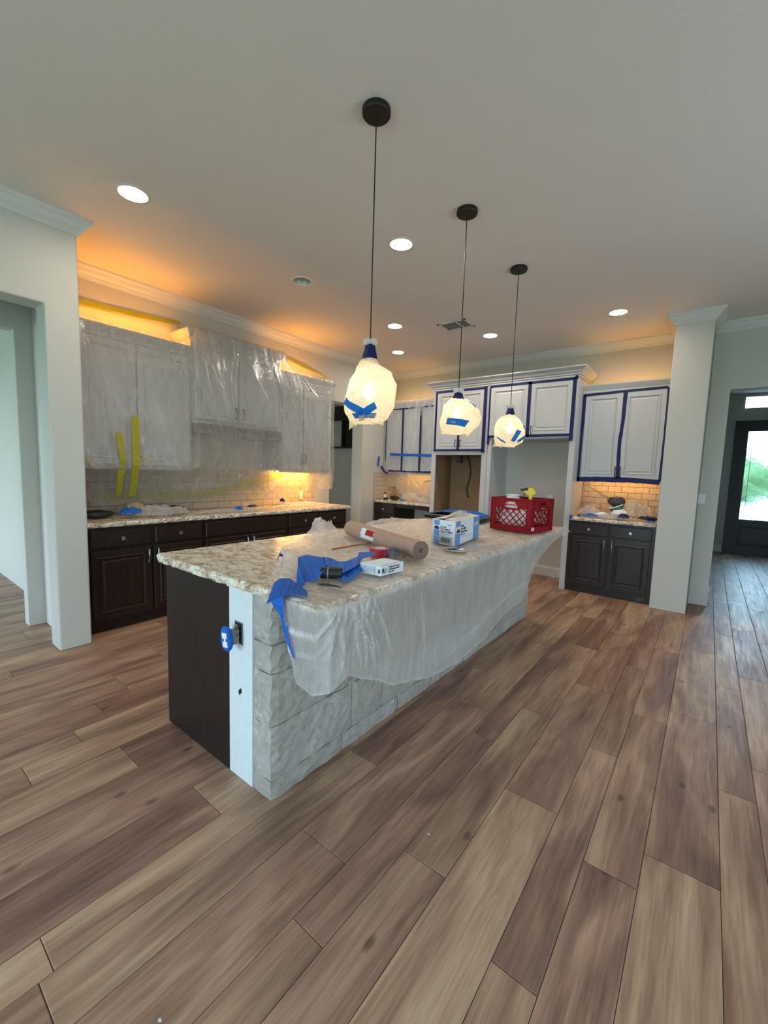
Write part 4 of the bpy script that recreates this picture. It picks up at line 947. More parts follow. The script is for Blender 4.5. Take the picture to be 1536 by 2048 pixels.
def nook_sheet():
    nu, nv = 120, 150; x = np.linspace(-3.10, -2.032, nu); s = np.linspace(0, 1, nv); P = np.zeros((nu, nv, 3)); yf = YK - .332
    for i in range(nu):
        hem = np.interp(x[i], [-3.1, -2.95, -2.75, -2.03], [1.36, 1.18, .99, .96])
        zt = np.interp(x[i], [-3.1, -2.5, -2.15, -2.03], [2.585, 2.60, 2.74, 2.70])
        Q = np.array([(YK - .03 - .1, zt), (yf + .02, 2.60), (yf - .06, 2.57), (yf - .035, 2.2), (yf - .035, 1.70), (yf - .04, 1.42), (yf + .08, 1.15), (yf + .08 + .0, hem)])
        L = np.r_[0, np.cumsum(np.hypot(*np.diff(Q, axis=0).T))]; L /= L[-1]
        P[i, :, 1] = np.interp(s, L, Q[:, 0]); P[i, :, 2] = np.interp(s, L, Q[:, 1]); P[i, :, 0] = x[i]
    X, Z = P[..., 0], P[..., 2]; r2 = random.Random(8); segs = []
    for (ax, az, n_, lo, hi) in ((-2.95, 1.38, 6, .1, .9), (-2.15, 2.74, 8, -.9, -.2), (-2.6, 1.4, 5, -.3, .6), (-2.45, 2.55, 8, -.4, .4)):
        for q in range(n_): an = r2.uniform(lo, hi); L = r2.uniform(.2, .6); segs.append((ax, az, ax + math.sin(an) * L, az - math.cos(an) * L, r2.uniform(.4, 1)))
    fo = lines_field(X, Z, segs, .008); nz = ridge(X * 9, Z * 2, 6, 4)
    P[..., 1] -= .012 * nz + .014 * fo + .02 * (fbm(X * 5, Z * 2, 3, 3) - .4)
    t = gridmesh('nook_plastic_sheet', P, M['film'], None, crease=fo * .8 + (nz - .5) * .4)
    tag(t, 'translucent plastic sheet over the far corner nook cabinet with a blue tape band', 'plastic sheet')
    y_ = yf - .075
    ribbon('blue_tape', [(-2.95, y_, 1.70), (-2.6, y_, 1.69), (-2.3, y_, 1.685), (-2.04, y_, 1.68)], (0, 0, .022), M['blue'], t, jag=.15)
    for xx in (-2.72, -2.37): ribbon('blue_tape', [(xx, y_ + .018, 2.45), (xx, y_ + .022, 2.0), (xx, y_ + .018, 1.42)], (.015, 0, 0), M['navy'], t, jag=.1)
    ribbon('blue_tape', [(-3.06, y_ + .02, 2.42), (-3.06, y_ + .02, 1.6)], (.008, 0, 0), M['navy'], t)
    ribbon('blue_tape', [(-3.05, y_ + .018, 2.44), (-2.04, y_ + .018, 2.455)], (0, 0, .010), M['navy'], t, jag=.3, bend=12)
    ribbon('blue_tape', [(-2.98, y_ + .012, 1.425), (-2.5, y_ + .012, 1.42), (-2.04, y_ + .012, 1.425)], (0, 0, .012), M['navy'], t, jag=.4, bend=12)
    ribbon('masking_tape', [(-2.29, y_ + .06, 1.26), (-2.17, y_ + .06, 1.29)], (0, 0, .012), M['cream'], t)
    ribbon('blue_tape', [(XK + .03, 4.56, 1.66), (XK + .03, 4.54, 1.50)], (0, .022, 0), M['blue'], t, jag=.1)
    ribbon('blue_tape', [(XK + .05, 4.60, 1.50), (XK + .09, 4.62, 1.42), (XK + .16, 4.64, 1.37)], (.012, .012, .008), M['navy'], t, jag=.2)
nook_sheet()

def island_top():
    nu, nv = 240, 150; a = np.linspace(0, 1, nu); b = np.linspace(0, 1, nv); A, B = np.meshgrid(a, b, indexing='ij')
    X = -1.05 + 1.375 * B
    yf = np.interp(X, [-1.05, -.74, -.545, -.334, -.095, .1, .33], [1.22, .82, .50, .31, .09, -.02, -.035])
    yf = yf + .10 * (fbm(X * 7, X * 0, 4, 3) - .45)
    Y = yf + (3.205 - yf) * A ** 1.15
    d = Y - yf                                  # distance from the loose front edge
    bunch = np.exp(-(d / .16) ** 1.3) * smooth(.25, -.2, X)
    nz = ridge(X * 3.4 + Y * 1.4, Y * 1.2 - X * 1.6, 31, 5); n2 = ridge(X * 14, Y * 9, 12, 4)
    edge = np.minimum(smooth(-1.04, -.97, X), smooth(.325, .29, X))
    hump = .05 * np.exp(-(((X + .95) / .09) ** 2 + ((Y - 1.95) / .30) ** 2)) + .03 * np.exp(-(((X + .8) / .14) ** 2 + ((Y - 2.35) / .25) ** 2)) + .10 * np.exp(-(((X + .86) / .10) ** 2 + ((Y - 1.12) / .12) ** 2)) + .03 * np.exp(-(((X + .25) / .12) ** 2 + ((Y - .28) / .08) ** 2))
    Z = .9335 + edge * (.004 + .007 * nz + bunch * (.012 + .055 * n2)) + hump * (.6 + .8 * n2) - .012 * (1 - edge)
    P = np.stack([X, Y, Z], -1)
    t = gridmesh('island_plastic_sheet', P, M['film_top'], None, crease=(nz - .42) * .8 + bunch * (.35 + n2 * .8))
    # hanging side
    top = [(.03, -.028, .925), (.20, -.034, .925), (.30, -.030, .925), (.328, .02, .925), (.328, .07, .925), (.326, .39, .925), (.326, .69, .925), (.326, 1.06, .925), (.326, 1.63, .925), (.326, 1.94, .925), (.326, 2.2, .925), (.326, 2.30, .925), (.326, 2.65, .925), (.326, 3.20, .925)]
    bot = [(.09, -.025, .88), (.17, -.02, .60), (.25, -.005, .57), (.31, .02, .60), (.325, .10, .645), (.33, .39, .49), (.33, .69, .405), (.31, 1.06, .34), (.27, 1.63, .36), (.27, 1.94, .42), (.29, 2.15, .46), (.31, 2.30, .70), (.33, 2.65, .855), (.35, 3.17, .905)]
    nu, nv = 300, 90; s = np.linspace(0, 1, nu)
    tp = np.array(top); L = np.r_[0, np.cumsum(np.linalg.norm(np.diff(tp, axis=0), axis=1))]; L /= L[-1]
    L = L ** .72; T = np.stack([np.interp(s, L, tp[:, k]) for k in range(3)], -1); bp = np.array(bot); Bt = np.stack([np.interp(s, L, bp[:, k]) for k in range(3)], -1)
    Bt[:, 2] += .014 * (fbm(s * 30, s * 0, 7, 3) - .45)
    v = np.linspace(0, 1, nv)[None, :, None]; P = T[:, None] * (1 - v) + Bt[:, None] * v
    S_ = P[..., 1]; Zz = P[..., 2]; r2 = random.Random(3); segs = []
    for q in range(26): an = r2.uniform(-.6, .6); Lq = r2.uniform(.08, .36); a0 = r2.uniform(-.05, .28); segs.append((a0, .93, a0 + math.sin(an) * Lq, .93 - math.cos(an) * Lq, r2.uniform(.4, 1)))
    for q in range(7): a0 = r2.uniform(1.8, 2.6); segs.append((a0, .93, a0 - r2.uniform(.3, .9), .40 + r2.uniform(0, .25), r2.uniform(.3, .8)))
    for q in range(6): segs.append((2.25 + r2.uniform(-.1, .1), .60, 1.0 + r2.uniform(-.4, .4), .38 + r2.uniform(0, .06), r2.uniform(.4, 1)))
    segs += [(.62, .93, .66, .42, .5)]
    fo = lines_field(S_ + .05 * (fbm(S_ * 6, Zz * 6, 70, 3) - .45), Zz, segs, .006); vv = np.linspace(0, 1, nv)[None, :] * np.ones((nu, 1))
    pl = fbm(s[:, None] * 13 + vv * .6, vv * 1.2, 2, 3) - .45
    bx = vv * (.045 * pl) + .010 * fo * np.clip(vv * 6, 0, 1) + .02 * np.sin(vv * PI) * 0
    nrm = np.stack([np.clip((T[:, 0] - .2) / .12, 0, 1), -np.clip((.30 - T[:, 0]) / .2, 0, 1), 0 * s], -1)
    P = P + bx[..., None] * nrm[:, None]
    o = gridmesh('hanging_side', P, M['film_isl'], t, crease=fo * 1.1 + (vv > .975) * .35)
    tag(t, 'translucent plastic sheet spread over the island and hanging down its stone side', 'plastic sheet')
island_top()

# ================================================================== THINGS ON THE ISLAND
ZI = .944
def obox(name, O, u, v, w_, mats, label, cat, inset=0):
    """open helper: rotated box from near corner O, edge vectors u, v and height w_"""
    pass
# carton of plastic sheeting
t = empty('sheeting_carton', (.0, 1.64, ZI), 'white and light blue carton of plastic sheeting, opened on top', 'box')
N0 = Vector((.081, 1.385, ZI)); du = Vector((-.988, .152, 0)); dv = Vector((-.152, .988, 0)); Wd, Ld, Hd = .198, .53, .165
def qbox(O, u, v, a0, a1, b0, b1, z0, z1):
    vs = [O + u * a + v * b + Vector((0, 0, z)) for z in (z0, z1) for (a, b) in ((a0, b0), (a1, b0), (a1, b1), (a0, b1))]
    return MB().add(vs, [(0, 3, 2, 1), (4, 5, 6, 7), (0, 1, 5, 4), (1, 2, 6, 5), (2, 3, 7, 6), (3, 0, 4, 7)])
m = qbox(N0, du, dv, 0, Wd, 0, .004, 0, Hd)
for a in ((0, .004, 0, Ld), (Wd - .004, Wd, 0, Ld), (0, Wd, Ld - .004, Ld)): m.add(*(lambda q: (q.v, q.f))(qbox(N0, du, dv, a[0], a[1], a[2], a[3], 0, Hd)))
m.add(*(lambda q: (q.v, q.f))(qbox(N0, du, dv, 0, Wd, 0, Ld, 0, .004)))
m.build('carton_body', M['boxw'], t)
for (a, b, c_, e) in ((.004, .105, .02, .012), (Wd - .004, .10, Wd - .02, .03)):
    vs = [N0 + du * a + dv * .01 + Vector((0, 0, Hd)), N0 + du * a + dv * (Ld - .01) + Vector((0, 0, Hd)), N0 + du * b + dv * (Ld - .03) + Vector((0, 0, Hd + e)), N0 + du * b + dv * .03 + Vector((0, 0, Hd + e * .4))]
    vs2 = [p - Vector((0, 0, .003)) for p in vs]; MB().add(vs + vs2, [(0, 1, 2, 3), (7, 6, 5, 4), (0, 4, 5, 1), (1, 5, 6, 2), (2, 6, 7, 3), (3, 7, 4, 0)]).build('top_flap', M['boxi'], t)
P_ = N0 + du * .10 + dv * .30; heap('loose_film', P_.x, P_.y, ZI + Hd, .07, .17, .045, 41, M['film_heap'], parent=t, n=36, rot=.15)
nf = Vector((-du.y, du.x, 0)) * 1.0; nf = -dv; ns = -du
def fp(a, z): return N0 + du * a + nf * .0008 + Vector((0, 0, z))      # front face
def sp(b, z): return N0 + dv * b + ns * .0008 + Vector((0, 0, z))      # long side
def patch(fn, a0, a1, z0, z1, mat, nm, th, nrm):
    vs = [fn(a0, z0), fn(a1, z0), fn(a1, z1), fn(a0, z1)]; vs += [p + nrm * th for p in vs]
    return MB().add(vs, [(0, 1, 2, 3), (4, 5, 6, 7), (0, 1, 5, 4), (1, 2, 6, 5), (2, 3, 7, 6), (3, 0, 4, 7)]).build(nm, mat, t)
patch(fp, .133, .182, .002, .096, M['boxb'], 'printed_band', .0004, nf); patch(fp, .133, .182, .128, .160, M['boxb'], 'printed_band', .0004, nf)
patch(sp, .003, .095, .002, .082, M['boxb'], 'printed_band', .0004, ns); patch(sp, .003, .095, .126, .163, M['boxb'], 'printed_band', .0004, ns); patch(sp, .385, .527, .001, .164, M['boxb'], 'printed_band', .0004, ns)
for (fn, a0, a1, z0, nrm) in ((fp, .178, .138, .099, nf), (sp, .022, .088, .086, ns)):
    am = (a0 + a1) / 2; vs = [fn(a0, z0), fn(a1, z0), fn(a1, z0 + .016), fn(am, z0 + .026), fn(a0, z0 + .016)]; vs = [p + nrm * .0005 for p in vs]
    MB().add(vs, [(0, 1, 2, 3, 4)]).build('gabled_logo', M['ink'], t, recalc=False)
    text('TOOLS', .0075, fn(a0 + (a1 - a0) * .12, z0 + .005) + nrm * .001, (fn(a1, 0) - fn(a0, 0)).normalized(), (0, 0, 1), nrm, M['inkw'], t) if False else None
uf = -du
for s_, sz, a, z, b_ in (('0.7 mil', .017, .125, .112, .0005), ('9 ft x 400 ft', .017, .125, .098, .0005), ("Painter's Plastic", .016, .125, .083, .0005), ('Plastico para pintores', .0095, .125, .071, 0), ('High density film', .0065, .125, .061, 0), ('5482701', .010, .067, .132, 0)):
    text(s_, sz, fp(a, z) + nf * .0006, uf, (0, 0, 1), nf, M['ink'], t, bold=b_)
for s_, sz, z in (('0.7 mil', .014, .048), ('9 x 400', .013, .03), ('ft', .014, .012)): text(s_, sz, fp(.178, z) + nf * .0010, uf, (0, 0, 1), nf, M['inkw'], t)
for s_, sz, z, b_ in (('0.7 mil', .022, .118, .0005), ('9 ft x 400 ft', .022, .098, .0005), ("Painter's Plastic", .021, .078, .0005), ('Plastico para pintores', .012, .062, 0)):
    text(s_, sz, sp(.105, z) + ns * .0006, dv, (0, 0, 1), ns, M['ink'], t, bold=b_)
text('9x400', .040, sp(.40, .10) + ns * .001, dv, (0, 0, 1), ns, M['inkw'], t)
patch(sp, .105, .36, .046, .0475, M['ink'], 'printed_rule', .0004, ns)
m = MB(); 
def bar(a0, a1, z0, z1):
    vs = [fp(a0, z0) + nf * .0006, fp(a1, z0) + nf * .0006, fp(a1, z1) + nf * .0006, fp(a0, z1) + nf * .0006]; m.add(vs, [(0, 1, 2, 3)])
bar(.026, .128, .010, .0125); bar(.026, .128, .053, .0555); bar(.026, .0285, .010, .0555); bar(.1255, .128, .010, .0555)
a = .120; r2 = random.Random(2)
while a > .036: w_ = r2.uniform(.0012, .0042); bar(a - w_, a, .016, .049); a -= w_ + r2.uniform(.001, .003)
m.build('barcode', M['ink'], t, recalc=False)
# small white R8 box
t = empty('small_kit_box', (.16, .51, ZI), 'small white flat box printed R8 near the island edge', 'box')
N0 = Vector((.212, .438, ZI)); du = Vector((-.995, -.06, 0)).normalized(); dv = Vector((.06, .995, 0)).normalized(); Wd, Ld, Hd = .118, .165, .046
qbox(N0, du, dv, 0, Wd, 0, Ld, 0, Hd).build('box_body', M['boxw'], t, .0015)
qbox(N0, du, dv, .004, .006, .01, Ld - .01, Hd, Hd + .0012).build('lid_edge', M['grey'], t)
nf = Vector((-.06, -.995, 0)).normalized() if False else -dv; ns = -du; uf = -du
fp = lambda a, z: N0 + du * a + nf * .0012 + Vector((0, 0, z)); sp = lambda b, z: N0 + dv * b + ns * .0012 + Vector((0, 0, z))
text('R', .030, sp(.008, .013), dv, (0, 0, 1), ns, M['ink'], t, bold=.0012); text('8', .030, sp(.028, .013), dv, (0, 0, 1), ns, M['grey'], t, bold=-.0003)
for s_, z in (('Touch Up Screen', .032), ('Reinforcing Mesh', .021), ('Strip Kit', .010)): text(s_, .0115, sp(.052, z), dv, (0, 0, 1), ns, M['ink'], t, bold=.0002)
text('R8', .016, fp(.014, .030) , (0, 0, -1), uf, nf, M['ink'], t, bold=.0008)
for k, s_ in enumerate(('Reinforcing', 'Mesh Kit', 'Strip roll', 'Adhesive', 'Touch up', 'Instructions', 'Contents one')): text(s_, .0065, fp(.034 + k * .010, .040), (0, 0, -1), uf, nf, M['ink'] if k < 3 else M['boxb'], t)
# roll of rosin paper
t = empty('paper_roll', (-.28, 1.04, ZI), 'long roll of brown rosin paper lying across the island', 'paper roll')
p0 = Vector((.15, .865, ZI + .054)); p1 = Vector((-.69, 1.225, ZI + .054)); ax = (p1 - p0).normalized(); L = (p1 - p0).length
MB().lathe([(.012, .002), (.018, 0), (.050, 0), (.053, .002), (.053, L * .5), (.0545, L - .002), (.051, L), (.012, L), (.012, .002)], p0, 40, ax).build('paper_wrap', M['kraft'], t, smooth=False)
MB().lathe([(.012, -.0006), (.0515, -.0006), (.0515, .0006), (.012, .0006), (.012, -.0006)], p0, 40, ax).build('roll_end', M['kraft_d'], t)
m = MB(); u = ax.cross(Vector((0, 0, 1))).normalized(); w_ = ax.cross(u); pts = []
for k in range(150): a = k * .28; r = .014 + (.0515 - .014) * k / 150; pts.append(p0 - ax * .0012 + (u * math.cos(a) + w_ * math.sin(a)) * r)
m.tube(pts, .0011, 4).build('spiral_edge', M['kraft'], t)
MB().tube([p0 - ax * .0005, p0 + ax * .01], .013, 14).build('core_hole', M['black'], t)
e2 = Vector(CAM) - p0; e2.z = 0; e2 = (e2 - ax * e2.dot(ax)).normalized(); e1 = Vector((0, 0, 1))
vs = []; fs = []      # printed label
for i in range(9):
    for j in range(2):
        a = .75 + i * .16; q = L * (.50 + .20 * j + .012 * math.sin(i * 2)); vs.append(p0 + ax * q + (e1 * math.cos(a) + e2 * math.sin(a)) * .0556)
for i in range(8): fs.append((2 * i, 2 * i + 2, 2 * i + 3, 2 * i + 1))
lab = MB().add(vs, fs).build('paper_label', M['boxw'], t, recalc=False)
vs = []; fs = []
for i in range(5):
    for j in range(2): a = .80 + i * .18; vs.append(p0 + ax * (L * (.505 + .12 * j)) + (e1 * math.cos(a) + e2 * math.sin(a)) * .0563)
for i in range(4): fs.append((2 * i, 2 * i + 2, 2 * i + 3, 2 * i + 1))
MB().add(vs, fs).build('red_print', M['redtape'], lab, recalc=False)
# red tape roll
t = empty('tape_roll', (-.07, .80, ZI), 'roll of red tape lying flat beside the paper roll', 'tape')
MB().lathe([(.034, 0), (.056, 0), (.057, .002), (.057, .044), (.056, .046), (.034, .046), (.034, 0)], (-.075, .79, ZI), 40).build('tape_body', M['redtape'], t)
MB().lathe([(.0335, .001), (.0335, .0465), (.031, .0465), (.031, .001), (.0335, .001)], (-.075, .79, ZI), 36).build('cardboard_core', M['white'], t)
# bottle
t = empty('water_bottle', (.07, .75, ZI), 'short clear plastic bottle with a blue ring lying by the red tape', 'bottle')
p0 = Vector((.005, .800, ZI + .032)); ax = Vector((.92, -.40, 0)).normalized()
MB().lathe([(.016, 0), (.030, .004), (.0325, .016), (.031, .026), (.0325, .036), (.031, .046), (.0325, .056), (.0325, .080), (.026, .098), (.015, .110), (.013, .122), (.001, .123)], p0, 24, ax).build('bottle_body', M['bottle'], t, smooth=True)
MB().lathe([(.0328, .004), (.0335, .005), (.0335, .014), (.0328, .015)], p0, 24, ax).build('blue_ring', M['blue'], t, smooth=True)
# stick
o = MB().tube([(-.375, .715, ZI + .007), (-.355, 1.06, ZI + .010)], .007, 7).build('wooden_stick', M['wood'], None); tag(o, 'thin orange-brown wooden stick beside the paper roll', 'stick')
# black roll and black scrap
t = empty('black_tape_roll', (.07, .26, ZI), 'black roll under the crumpled blue tape', 'roll')
p0 = Vector((.045, .225, ZI + .026)); ax = Vector((.75, .60, 0)).normalized() * 1
MB().lathe([(.010, 0), (.024, 0), (.026, .003), (.026, .090), (.024, .093), (.010, .093), (.010, 0)], p0, 24, ax).build('roll_body', M['black'], t, smooth=False)
MB().lathe([(.0255, .028), (.0268, .030), (.0268, .034), (.0255, .036)], p0, 24, ax).build('ridge', M['grey'], t)
m = MB(); pts = [(.105, .150), (.125, .158), (.150, .172), (.178, .178), (.188, .190), (.205, .192), (.206, .184), (.192, .178), (.180, .168), (.150, .150), (.120, .146)]
vs = [(a, b, ZI + .004 + .004 * math.sin(i)) for i, (a, b) in enumerate(pts)] + [(a, b, ZI + .001 + .004 * math.sin(i)) for i, (a, b) in enumerate(pts)]; k = len(pts)
o = m.add(vs, [tuple(range(k)), tuple(range(k, 2 * k))[::-1]] + [(i, (i + 1) % k, k + (i + 1) % k, k + i) for i in range(k)]).build('plastic_scrap', M['black'], None); tag(o, 'small torn black plastic scrap on the film near the island corner', 'scrap')
# crumpled blue tape
t = empty('crumpled_blue_tape', (.05, .15, ZI), 'crumpled wide blue painter tape tangled at the island corner', 'tape')
def patch3(name, pts, mat=M['blue'], th=.0012, par=None):
    """strip given by pairs of edge points"""
    vs = []; fs = []; A = [Vector(p[0]) for p in pts]; B_ = [Vector(p[1]) for p in pts]; AA = []; BB_ = []
    for i in range(len(A) - 1):
        for k in range(4):
            q = k / 4; AA.append(A[i].lerp(A[i + 1], q)); BB_.append(B_[i].lerp(B_[i + 1], q))
    AA.append(A[-1]); BB_.append(B_[-1]); n = len(AA); W3 = 3
    for i in range(n):
        mid = AA[i].lerp(BB_[i], .5) + Vector((rnd.uniform(-.003, .003), rnd.uniform(-.003, .003), rnd.uniform(-.001, .006)))
        vs += [AA[i], mid, BB_[i], BB_[i] - Vector((0, 0, th)), mid - Vector((0, 0, th)), AA[i] - Vector((0, 0, th))]
    for i in range(n - 1):
        for q in range(6): fs.append((i * 6 + q, i * 6 + (q + 1) % 6, i * 6 + 6 + (q + 1) % 6, i * 6 + 6 + q))
    fs += [(0, 5, 4, 3, 2, 1), tuple((n - 1) * 6 + q for q in range(6))]
    return MB().add(vs, fs).build(name, mat, par)
patch3('tape_flag', [((.165, -.150, .945), (.012, .000, .962)), ((.160, -.100, .955), (.012, .028, .975)), ((.168, -.055, .960), (.030, .066, .972)), ((.186, -.012, .952), (.090, .060, .958)), ((.196, .014, .945), (.150, .052, .945))], par=t)
patch3('tape_band', [((.010, .120, .990), (.120, .020, .946)), ((-.010, .141, 1.000), (.085, .100, .950)), ((-.120, .235, 1.012), (.050, .130, .950)), ((-.115, .285, 1.018), (.085, .160, .955)), ((-.060, .334, 1.006), (.075, .215, .985)), ((-.035, .360, .995), (.060, .262, .985))], par=t)
patch3('tape_band', [((-.060, .336, 1.010), (.040, .262, .998)), ((-.025, .355, 1.006), (.060, .262, .992)), ((.030, .350, .998), (.105, .268, .982)), ((.050, .380, .998), (.120, .300, .974)), ((.034, .480, 1.004), (.110, .390, .985)), ((-.030, .560, 1.006), (.050, .500, .993)), ((-.02, .66, .995), (.03, .62, .993))], par=t)
patch3('tape_band', [((.115, .252, .958), (.176, .236, .948)), ((.085, .330, .962), (.160, .300, .948)), ((.040, .440, .985), (.134, .384, .955)), ((.035, .48, .99), (.12, .42, .96))], par=t)
patch3('hanging_tape', [((.050, -.040, .945), (.120, -.040, .945)), ((.055, -.045, .90), (.125, -.045, .90)), ((.105, -.042, .86), (.130, -.042, .85)), ((.125, -.036, .78), (.155, -.036, .77)), ((.165, -.030, .71), (.180, -.028, .70))], par=t)
m = []; 
cu = [(-.395, .335, .948), (-.41, .352, .958), (-.436, .380, .962), (-.436, .396, .958), (-.40, .385, .955), (-.372, .355, .955), (-.34, .325, .952), (-.300, .288, .945), (-.262, .250, .938)]
o = ribbon('curled_tape', cu, [(.004, .004, .012)] * 5 + [(.003, .003, .006)] * 4, M['blue'], None); tag(o, 'small curled hook of blue tape on the granite', 'tape')
# lid, chip, tray
t = empty('round_lid', (.14, 1.285, ZI), 'flat round yellowed lid with a blue tape piece', 'lid')
MB().lathe([(.001, 0), (.072, 0), (.076, .003), (.076, .008), (.070, .007), (.001, .005)], (.140, 1.285, ZI), 36).build('disc', M['lid'], t)
patch3('tape_piece', [((.095, 1.23, ZI + .011), (.13, 1.225, ZI + .011)), ((.120, 1.29, ZI + .011), (.165, 1.275, ZI + .011)), ((.14, 1.34, ZI + .011), (.18, 1.32, ZI + .011))], par=t)
patch3('white_scrap', [((.165, 1.24, ZI + .012), (.19, 1.25, ZI + .012)), ((.175, 1.29, ZI + .016), (.20, 1.285, ZI + .012))], M['white'], par=t)
o = MB().tube([(.085, 1.66, ZI + .004), (.11, 1.69, ZI + .006), (.15, 1.71, ZI + .004)], [.002, .005, .003], 6).build('wood_splinter', M['wood'], None); tag(o, 'tiny brown splinter between the carton and the red crate', 'scrap')
t = empty('dark_tray', (-.70, 2.95, ZI), 'dark rectangular tray covered with blue tape and film behind the carton', 'tray')
m = MB(); m.box(-1.0, -.38, 2.72, 3.08, ZI, ZI + .045); m.build('tray_body', M['black'], t, .008)
box('tray_rim', M['grey'], -1.01, -.37, 2.71, 3.09, ZI + .036, ZI + .044, t, .003)
patch3('blue_cover', [((-.98, 2.76, ZI + .050), (-.98, 3.04, ZI + .050)), ((-.85, 2.76, ZI + .075), (-.85, 3.04, ZI + .078)), ((-.68, 2.76, ZI + .085), (-.68, 3.04, ZI + .088)), ((-.52, 2.76, ZI + .070), (-.52, 3.04, ZI + .078)), ((-.40, 2.76, ZI + .050), (-.40, 3.04, ZI + .050))], par=t)
# milk crate
t = empty('milk_crate', (.02, 2.62, ZI), 'red plastic milk crate full of white rags and bottles', 'crate')
C0 = Vector((.226, 2.407, ZI)); du = Vector((-.985, .172, 0)).normalized(); dv = Vector((.172, .985, 0)).normalized(); CW, CL, CH = .385, .375, .282
def side(O, a, n_, L, name):
    m = MB(); th = .010
    def bx(a0, a1, z0, z1, t0=0, t1=th):
        vs = [O + a * p + n_ * q + Vector((0, 0, z)) for q in (t0, t1) for (p, z) in ((a0, z0), (a1, z0), (a1, z1), (a0, z1))]
        m.add(vs, [(0, 3, 2, 1), (4, 5, 6, 7), (0, 1, 5, 4), (1, 2, 6, 5), (2, 3, 7, 6), (3, 0, 4, 7)])
    bx(0, L, 0, .052); bx(0, .048, .052, CH); bx(L - .048, L, .052, CH); bx(.048, L - .048, CH - .030, CH)
    hx0, hx1 = L / 2 - .062, L / 2 + .062; z0h, z1h = CH - .085, CH - .030
    bx(.048, hx0, CH - .088, CH - .030); bx(hx1, L - .048, CH - .088, CH - .030); bx(hx0 - .02, hx1 + .02, CH - .100, CH - .084)
    m.add([O + a * p + n_ * q + Vector((0, 0, z)) for q in (0, th) for (p, z) in ((hx0, z1h), (hx0 + .03, z1h), (hx0, z1h - .03))], [(0, 1, 2), (3, 4, 5), (0, 1, 4, 3), (1, 2, 5, 4)])
    m.add([O + a * p + n_ * q + Vector((0, 0, z)) for q in (0, th) for (p, z) in ((hx1, z1h), (hx1 - .02, z1h), (hx1, z1h - .02))], [(0, 1, 2), (3, 4, 5), (0, 1, 4, 3), (1, 2, 5, 4)])
    for z in (.0, .046, CH - .012, CH - .060): bx(-.002, L + .002, z, z + .006, -.004, th)
    for p in (.0, .040, L - .046, L - .006): bx(p, p + .006, 0, CH, -.004, 0)
    for k in range(1, 12): p = k * L / 12; bx(p - .001, p + .001, CH - .030, CH, -.003, 0)
    m.build(name, M['red'], t)
    # diamond lattice bars
    m = MB(); x0, x1, zz0, zz1 = .048, L - .048, .052, CH - .098; stp = .060
    for sg in (1, -1):
        c0 = -CH
        k = -8
        while k < 14:
            # line: p = x0 + k*stp + sg*(z - zz0)
            a0 = x0 + k * stp; pts = []
            for (z) in (zz0, zz1):
                pts.append((a0 + sg * (z - zz0), z))
            (pa, za), (pb, zb_) = pts
            def clip(pa, za, pb, zb_):
                for lim, s_ in ((x0, 1), (x1, -1)):
                    if (pa - lim) * s_ < 0 and (pb - lim) * s_ < 0: return None
                    if (pa - lim) * s_ < 0: q = (lim - pa) / (pb - pa); pa, za = lim, za + (zb_ - za) * q
                    elif (pb - lim) * s_ < 0: q = (lim - pa) / (pb - pa); pb, zb_ = lim, za + (zb_ - za) * q
                return pa, za, pb, zb_
            r = clip(pa, za, pb, zb_)
            if r and abs(r[0] - r[2]) > .006:
                pa, za, pb, zb_ = r; d = Vector((pb - pa, zb_ - za)).normalized() * .0032; nx_, nz_ = -d.y, d.x
                vs = [O + a * (p + sx * nx_) + n_ * q + Vector((0, 0, z + sx * nz_)) for q in (.001, .008) for (p, z, sx) in ((pa, za, -1), (pb, zb_, -1), (pb, zb_, 1), (pa, za, 1))]
                m.add(vs, [(0, 3, 2, 1), (4, 5, 6, 7), (0, 1, 5, 4), (1, 2, 6, 5), (2, 3, 7, 6), (3, 0, 4, 7)])
            k += 1
    m.build('lattice', M['red'], t)
side(C0, du, dv, CW, 'front_wall'); side(C0 + dv * CL, du, -dv, CW, 'back_wall'); side(C0, dv, du, CL, 'side_wall'); side(C0 + du * CW, dv, -du, CL, 'side_wall')
qbox(C0, du, dv, .01, CW - .01, .01, CL - .01, .002, .010).build('crate_floor', M['red'], t)
lb = qbox(C0, dv, -du, .006, .050, .0045, .0055, .022, .050).build('white_sticker', M['white'], t)
text('LW', .017, C0 + dv * .012 - du * .0060 + Vector((0, 0, .030)), dv, (0, 0, 1), -du, M['grey'], lb)
cc = C0 + du * CW / 2 + dv * CL / 2
def clump(name, c, r, h, seed, mat, label, cat, group=None, parent=None, sc=(1, 1)):
    b = bmesh.new(); bmesh.ops.create_icosphere(b, subdivisions=4, radius=1); 
    co = np.array([v.co[:] for v in b.verts]); nn = fbm(co[:, 0] * 1.6 + 5, co[:, 1] * 1.6 + co[:, 2] * 1.3 + 5, seed, 4); rg = ridge(co[:, 0] * 2 + 9, co[:, 1] * 2 + co[:, 2] * 2 + 4, seed, 3)
    for v, a, q in zip(b.verts, nn, rg): k = .75 + .4 * a + .12 * q; v.co = Vector((v.co.x * r * sc[0] * k, v.co.y * r * sc[1] * k, (v.co.z * .5 + .5) * h * k))
    me = bpy.data.meshes.new(name); b.to_mesh(me); b.free(); me.polygons.foreach_set('use_smooth', [True] * len(me.polygons))
    return tag(link(name, me, mat, parent, c), label, cat, group)
clump('cloth_rag', (cc.x - .02, cc.y - .095, ZI + .012), .085, .17, 3, M['rag'], 'crumpled white rag filling the front of the red crate', 'rag', sc=(1.7, .75))
clump('cloth_rag', (cc.x + .03, cc.y + .12, ZI + .012), .060, .12, 6, M['rag'], 'crumpled white rag at the right end of the red crate', 'rag')
